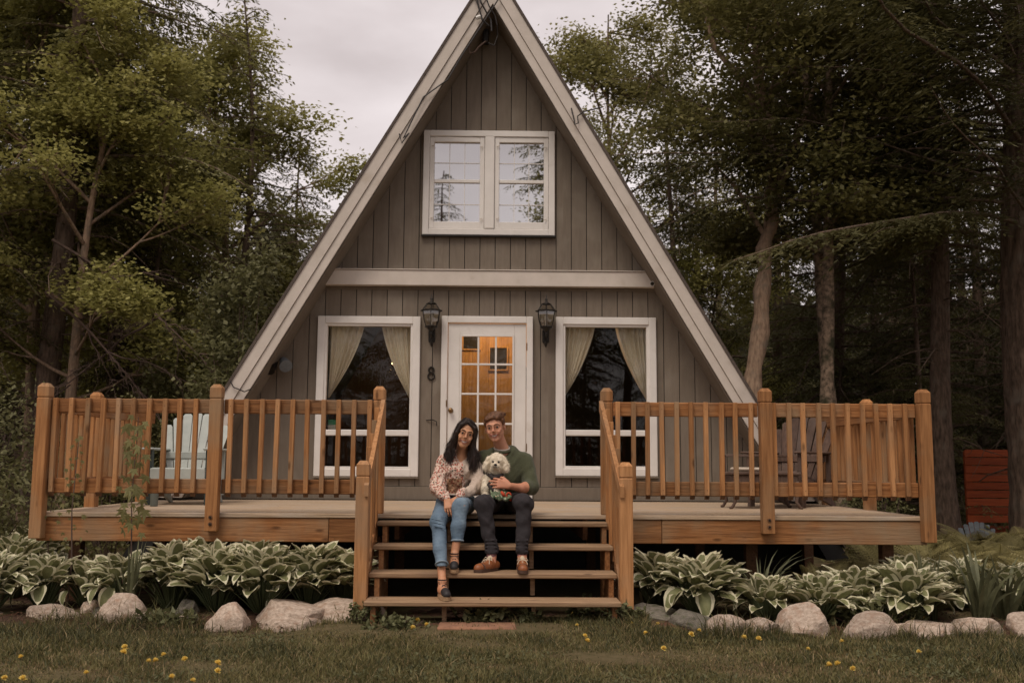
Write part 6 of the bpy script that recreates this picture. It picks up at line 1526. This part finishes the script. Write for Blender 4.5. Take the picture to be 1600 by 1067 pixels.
base = .5 * (2 * p0_ + (p1_ - pm) * fr + (2 * pm - 5 * p0_ + 4 * p1_ - p2_) * fr ** 2 + (3 * p0_ - pm - 3 * p1_ + p2_) * fr ** 3); rep_ = np.repeat(base, 26, 0); n_ = len(rep_)
off = r_.normal(size=(n_, 1, 3)) * .0075 + r_.normal(size=(n_, 1, 3)) * .010 * (tt[None, :, None] / 5) ** 2; off[:, :, 1] -= .002
off[:, :, 2] -= (np.abs(r_.normal(size=(n_, 1))) * .018) * (tt[None] / 5) ** 3
ctr = np.array(HW['c']); P_ = rep_ + off; dd = P_ - ctr; rr_ = np.linalg.norm(dd[:, :9], axis=2, keepdims=True); P_[:, :9] = ctr + dd[:, :9] * np.maximum(1, .098 / rr_) if False else P_[:, :9]
ribbons('hair_strands', P_, np.tile([0, -1., 0], (n_, 1)), 'hair_dark', wom, .0009)
# blouse
g = Field(axis_([(-.58, -.04, .005)]), axis_([(-.36, .24, .005)]), axis_([(.90, 1.40, .005)]))
g.ell((-.315, .05, 1.20), (.140, .105, .165), .05); g.ell((-.365, -.035, 1.19), (.052, .05, .055), .04); g.ell((-.265, -.035, 1.19), (.052, .05, .055), .04); g.cone((-.335, .09, 1.02), (-.325, .07, 1.14), .118, .118, .05)
g.cone((-.435, .045, 1.275), (-.185, .045, 1.275), .052, .052, .05)
g.chain([(-.443, .045, 1.27), (-.492, -.03, 1.11), (-.490, -.08, 1.05), (-.418, -.255, .985)], [.056, .056, .058, .044], .03); g.cone((-.418, -.255, .985), (-.402, -.282, .970), .034, .030, .012)
g.chain([(-.182, .04, 1.27), (-.142, -.04, 1.11), (-.152, -.09, 1.06), (-.282, -.245, .995)], [.055, .054, .056, .042], .03); g.cone((-.282, -.245, .995), (-.30, -.265, .985), .034, .030, .012)
g.cone((-.29, -.02, 1.34), (-.31, -.06, 1.26), .050, .022, .01, '-'); g.cone((-.29, .0, 1.40), (-.29, .02, 1.33), .062, .055, .01, '-')
g.disp(folds(.006, 21, 13, (1.4, .8, .7))); g.disp(folds(.003, 22, 38, (1.4, .8, .6))); g.cut(lambda X, Y, Z: .985 - Z - .05 * (Y < -.12) + 0 * X)
def bl_mi(P):
    x, y, z = P.T; mi = np.zeros(len(P), int); mi[x > -.262 - .25 * np.clip(1.28 - z, 0, 1) * (y < .05)] = 0
    lacey = x > (-.268 + .12 * np.clip(1.15 - z, -.2, .2)); mi[lacey] = 1
    dark = (z < 1.13) & (x > -.41) & (x < -.262 - .02) & (y > -.13); mi[dark & ~lacey] = 2
    return mi
field_obj('blouse', g, ['blouse_floral', 'lace_cream', 'blouse_dark_floral'], wom, bl_mi)
MB().tube([(-.335 + .118 * math.cos(a), .08 + .122 * math.sin(a), .995) for a in [i * math.pi / 14 for i in range(29)]], .010, 8, cap=False).build('hem', 'lace_cream', wom, smooth=True)
# jeans
g = Field(axis_([(-.57, -.17, .005)]), axis_([(-.86, .27, .005)]), axis_([(.42, 1.03, .005)]))
g.ell((-.335, .12, .92), (.160, .118, .10), .05)
g.cone((-.41, .10, .915), (-.458, -.40, .790), .100, .066, .03); g.cone((-.458, -.41, .787), (-.430, -.60, .585), .062, .051, .03); g.cone((-.430, -.60, .585), (-.413, -.685, .478), .051, .043, .02)
g.cone((-.26, .10, .915), (-.283, -.40, .910), .094, .066, .03); g.cone((-.283, -.40, .910), (-.298, -.46, .76), .063, .058, .03); g.cone((-.298, -.46, .76), (-.301, -.487, .645), .056, .044, .02)
for q in range(5): # creases behind and around the bent knee
    z = .70 + q * .028; g.cone((-.50, -.455 - .03 * q, z + .012), (-.40, -.475 - .03 * q, z - .010), .007, .006, .010)
g.disp(folds(.0025, 31, 13, (.6, .8, 1.2))); g.disp(folds(.0009, 32, 40, (.4, .8, 1.4)))
g.cut(lambda X, Y, Z: np.where(X < -.355 - .1 * (Y > -.3), (.478 - Z) + .1 * (Y + .685), .642 - Z) + 0 * X)
field_obj('jeans', g, 'jeans_blue', wom)
def ring_(c, r, rt, nrm, name, m, par, el=1.0):
    n_ = Vector(nrm).normalized(); u = n_.orthogonal().normalized(); v = n_.cross(u); MB().tube([Vector(c) + (u * math.cos(a) + v * math.sin(a) * el) * r for a in [i * math.pi / 12 for i in range(25)]], rt, 7, cap=False).build(name, m, par, smooth=True)
ring_((-.411, -.692, .487), .0455, .0075, (-.1, .6, .8), 'cuff', 'denim_cuff', wom); ring_((-.301, -.487, .648), .047, .0075, (0, .2, 1), 'cuff', 'denim_cuff', wom)
def espadrille(an, toe, z):
    an = np.array([*an, z]); toe = np.array([*toe, z]); d = toe - an; Ld = np.linalg.norm(d); d /= Ld; sd = np.array([-d[1], d[0], 0]); up = np.array([0, 0, 1.]); heel = an - d * .03
    so = MB(); pts = [(-.05, .012), (-.04, .026), (0, .030), (.05, .030), (.10, .038), (Ld - .005, .033), (Ld + .018, .018), (Ld + .024, .005)]
    ring = [an + d * t_ + sd * w_ for t_, w_ in pts] + [an + d * t_ - sd * w_ for t_, w_ in pts[::-1]]; n_ = len(ring)
    so.add([(p[0], p[1], z + hh) for hh in (-.012, .004, .02) for p in ring], [tuple(range(n_)), tuple(range(3 * n_ - 1, 2 * n_ - 1, -1))] + [(k * n_ + i, k * n_ + i + n_, k * n_ + (i + 1) % n_ + n_, k * n_ + (i + 1) % n_) for k in (0, 1) for i in range(n_)])
    sh = so.build('espadrille', 'jute', wom)
    lo = np.minimum(heel, toe) - .06; hi = np.maximum(heel, toe) + .06
    g = Field(axis_([(lo[0], hi[0], .004)]), axis_([(lo[1], hi[1], .004)]), axis_([(z, z + .09, .004)])); g.cone(an + d * .095 + up * .044, toe - d * .002 + up * .030, .034, .031, .015); g.cone(an + d * .075 + up * .06, an + d * .09 + up * .058, .030, .012, .008, '-')
    g.cut(lambda X, Y, Z: z + .016 - Z + 0 * X + 0 * Y); field_obj('toe_cap', g, 'espadrille_black', sh)
    g = Field(axis_([(lo[0], hi[0], .004)]), axis_([(lo[1], hi[1], .004)]), axis_([(z, z + .09, .004)])); g.cone(heel + up * .038, heel + up * .030, .030, .032, .01); g.cut(lambda X, Y, Z: np.maximum(z + .016 - Z, (X - heel[0]) * d[0] + (Y - heel[1]) * d[1] - .005)); field_obj('heel_cup', g, 'espadrille_black', sh)
    la = MB(); A = lambda t_, s_, h_: an + d * t_ + sd * s_ + up * h_
    la.tube([A(.085, .030, .045), A(.05, .012, .083), A(.02, -.028, .095)], .0035, 5); la.tube([A(.085, -.030, .045), A(.05, -.012, .083), A(.02, .028, .095)], .0035, 5)
    for hh in (.105, .125): la.tube([an + up * hh + (d * math.cos(a) + sd * math.sin(a)) * .0335 - d * .002 for a in [i * math.pi / 8 for i in range(17)]], .0045, 5)
    la.tube([A(-.03, .02, .05), A(-.015, .029, .1)], .0035, 5); la.tube([A(-.03, -.02, .05), A(-.015, -.029, .1)], .0035, 5); la.build('laces', 'espadrille_black', sh)
espadrille((-.402, -.735), (-.358, -.885), .25); espadrille((-.322, -.525), (-.318, -.655), .428)

# ================================================================== the dog
dog = empty('dog', (-.03, -.2, 1.0), 'small curly white dog with a dark harness sitting on the lap of the man', 'dog')
dc = np.array((.002, -.235, 1.262)); Rd = rotm(rad(-4), rad(3), rad(3)); TD = lambda p: dc + .90 * (Rd @ np.array(p, float))
g = Field(axis_([(-.16, .14, .0034)]), axis_([(-.37, .06, .0034)]), axis_([(.93, 1.37, .0034)]))
E = lambda p, r, k=.02: g.ell(TD(p), np.array(r) * .9, k, '+', Rd.tolist())
E((0, .01, .02), (.074, .068, .070)); E((0, -.045, -.025), (.044, .042, .032), .02); E((0, .0, -.06), (.05, .045, .04), .03)
for x in (-1, 1): g.cone(TD((x * .066, .005, .035)), TD((x * .092, -.005, -.045)), .022, .028, .012); g.cone(TD((x * .088, -.004, -.02)), TD((x * .090, -.01, -.058)), .026, .020, .012)
g.cone((-.002, -.19, 1.20), (-.035, -.14, 1.05), .060, .082, .04); g.ell((-.02, -.09, 1.03), (.085, .12, .07), .05)
g.chain([(-.075, -.20, 1.13), (-.085, -.235, 1.06), (-.082, -.235, 1.0)], [.036, .028, .026], .02); g.cone((-.082, -.24, 1.0), (-.080, -.265, .992), .026, .02, .01)
g.chain([(-.005, -.21, 1.12), (.0, -.27, 1.05), (.005, -.29, 1.015)], [.034, .026, .024], .02)
g.disp(folds(.0028, 41, 34, (1, 1, 1))); g.disp(folds(.0010, 42, 90, (1, 1, 1)))
for x in (-1, 1): g.ell(TD((x * .026, -.066, .010)), (.011, .012, .009), .006, '-')
db = field_obj('body', g, 'dog_fur', dog, smooth_it=1)
V0, N0, r0 = surf_pts(db, 9000, 2); kq = ~((np.abs(np.abs((V0 - dc)[:, 0]) - .0235) < .010) & (np.abs((V0 - dc)[:, 2] - .008) < .008) & (V0[:, 1] < dc[1])); V0, N0 = V0[kq], N0[kq]
t0 = np.linspace(0, 1, 4)[None, :, None]; ln = r0.uniform(.006, .015, len(V0))[:, None, None]; fd = N0 * .75 + r0.normal(size=N0.shape) * .38; gr = np.array([0, 0, -.55])
ribbons('fur', V0[:, None] + fd[:, None] * ln * t0 + gr * ln * t0 ** 2, unit(len(V0)), 'dog_fur', dog, .0011)
for x in (-1, 1): MB().lathe([(.0088 * math.sin(a), -.0088 * math.cos(a)) for a in np.linspace(.02, 3.12, 9)], n=12).build('eye', 'dog_nose', dog, xf=Matrix.Translation(TD((x * .026, -.0585, .010)).tolist()), smooth=True)
MB().lathe([(.0135 * math.sin(a), -.0105 * math.cos(a)) for a in np.linspace(.02, 3.12, 9)], n=12).build('nose', 'dog_nose', dog, xf=Matrix.Translation(TD((0, -.090, -.014)).tolist()), smooth=True)
MB().tube([TD((-.020, -.080, -.040)), TD((-.008, -.090, -.038)), TD((0, -.092, -.030)), TD((.008, -.090, -.038)), TD((.020, -.080, -.040))], .0028, 5).build('mouth', 'dog_nose', dog, smooth=True)
ring_((-.008, -.185, 1.175), .068, .014, (0, -.35, 1), 'harness_band', 'harness', dog); MB().tube([(-.045, -.262, 1.17), (-.03, -.272, 1.135), (.02, -.268, 1.15), (.05, -.255, 1.165)], [.016, .022, .02, .012], 8).build('harness_chest', 'harness', dog, smooth=True)
MB().tube([(-.06, -.25, 1.09), (-.02, -.285, 1.04), (.03, -.28, 1.02)], [.018, .022, .014], 8).build('harness_strap', 'harness', dog, smooth=True)
# printed cloth bunched below the hand
cl = empty('bandana', (.04, -.28, .99), 'crumpled green print scarf with a red edge lying on the trousers under the dog', 'scarf')
g = Field(axis_([(-.10, .17, .004)]), axis_([(-.38, -.14, .004)]), axis_([(.93, 1.09, .004)]))
g.ell((.035, -.25, 1.005), (.075, .055, .045), .03)
for q in range(9):
    a = -.04 + q * .018; g.cone((a, -.285 + .01 * math.sin(q * 2), 1.045 - .004 * q), (a + .012, -.325 + .012 * math.sin(q * 3), .975 + .012 * math.sin(q * 1.7)), .009, .013, .012)
g.disp(folds(.004, 51, 40)); field_obj('cloth', g, 'bandana_green', cl)
m = MB(); 
for a in ((.045, -.328, 1.03), (.095, -.31, 1.0)): m2 = MB(); m2.tube([a, (a[0] + .016, a[1] - .012, a[2] - .022), (a[0] + .03, a[1] + .002, a[2] - .044)], [.009, .015, .007], 8); m2.build('red_edge', 'bandana_red', cl, smooth=True)
MB().tube([(.105 + .018 * math.cos(a), -.325, .998 + .022 * math.sin(a)) for a in [i * math.pi / 8 for i in range(15)]], .007, 6).build('red_edge', 'bandana_red', cl, smooth=True)
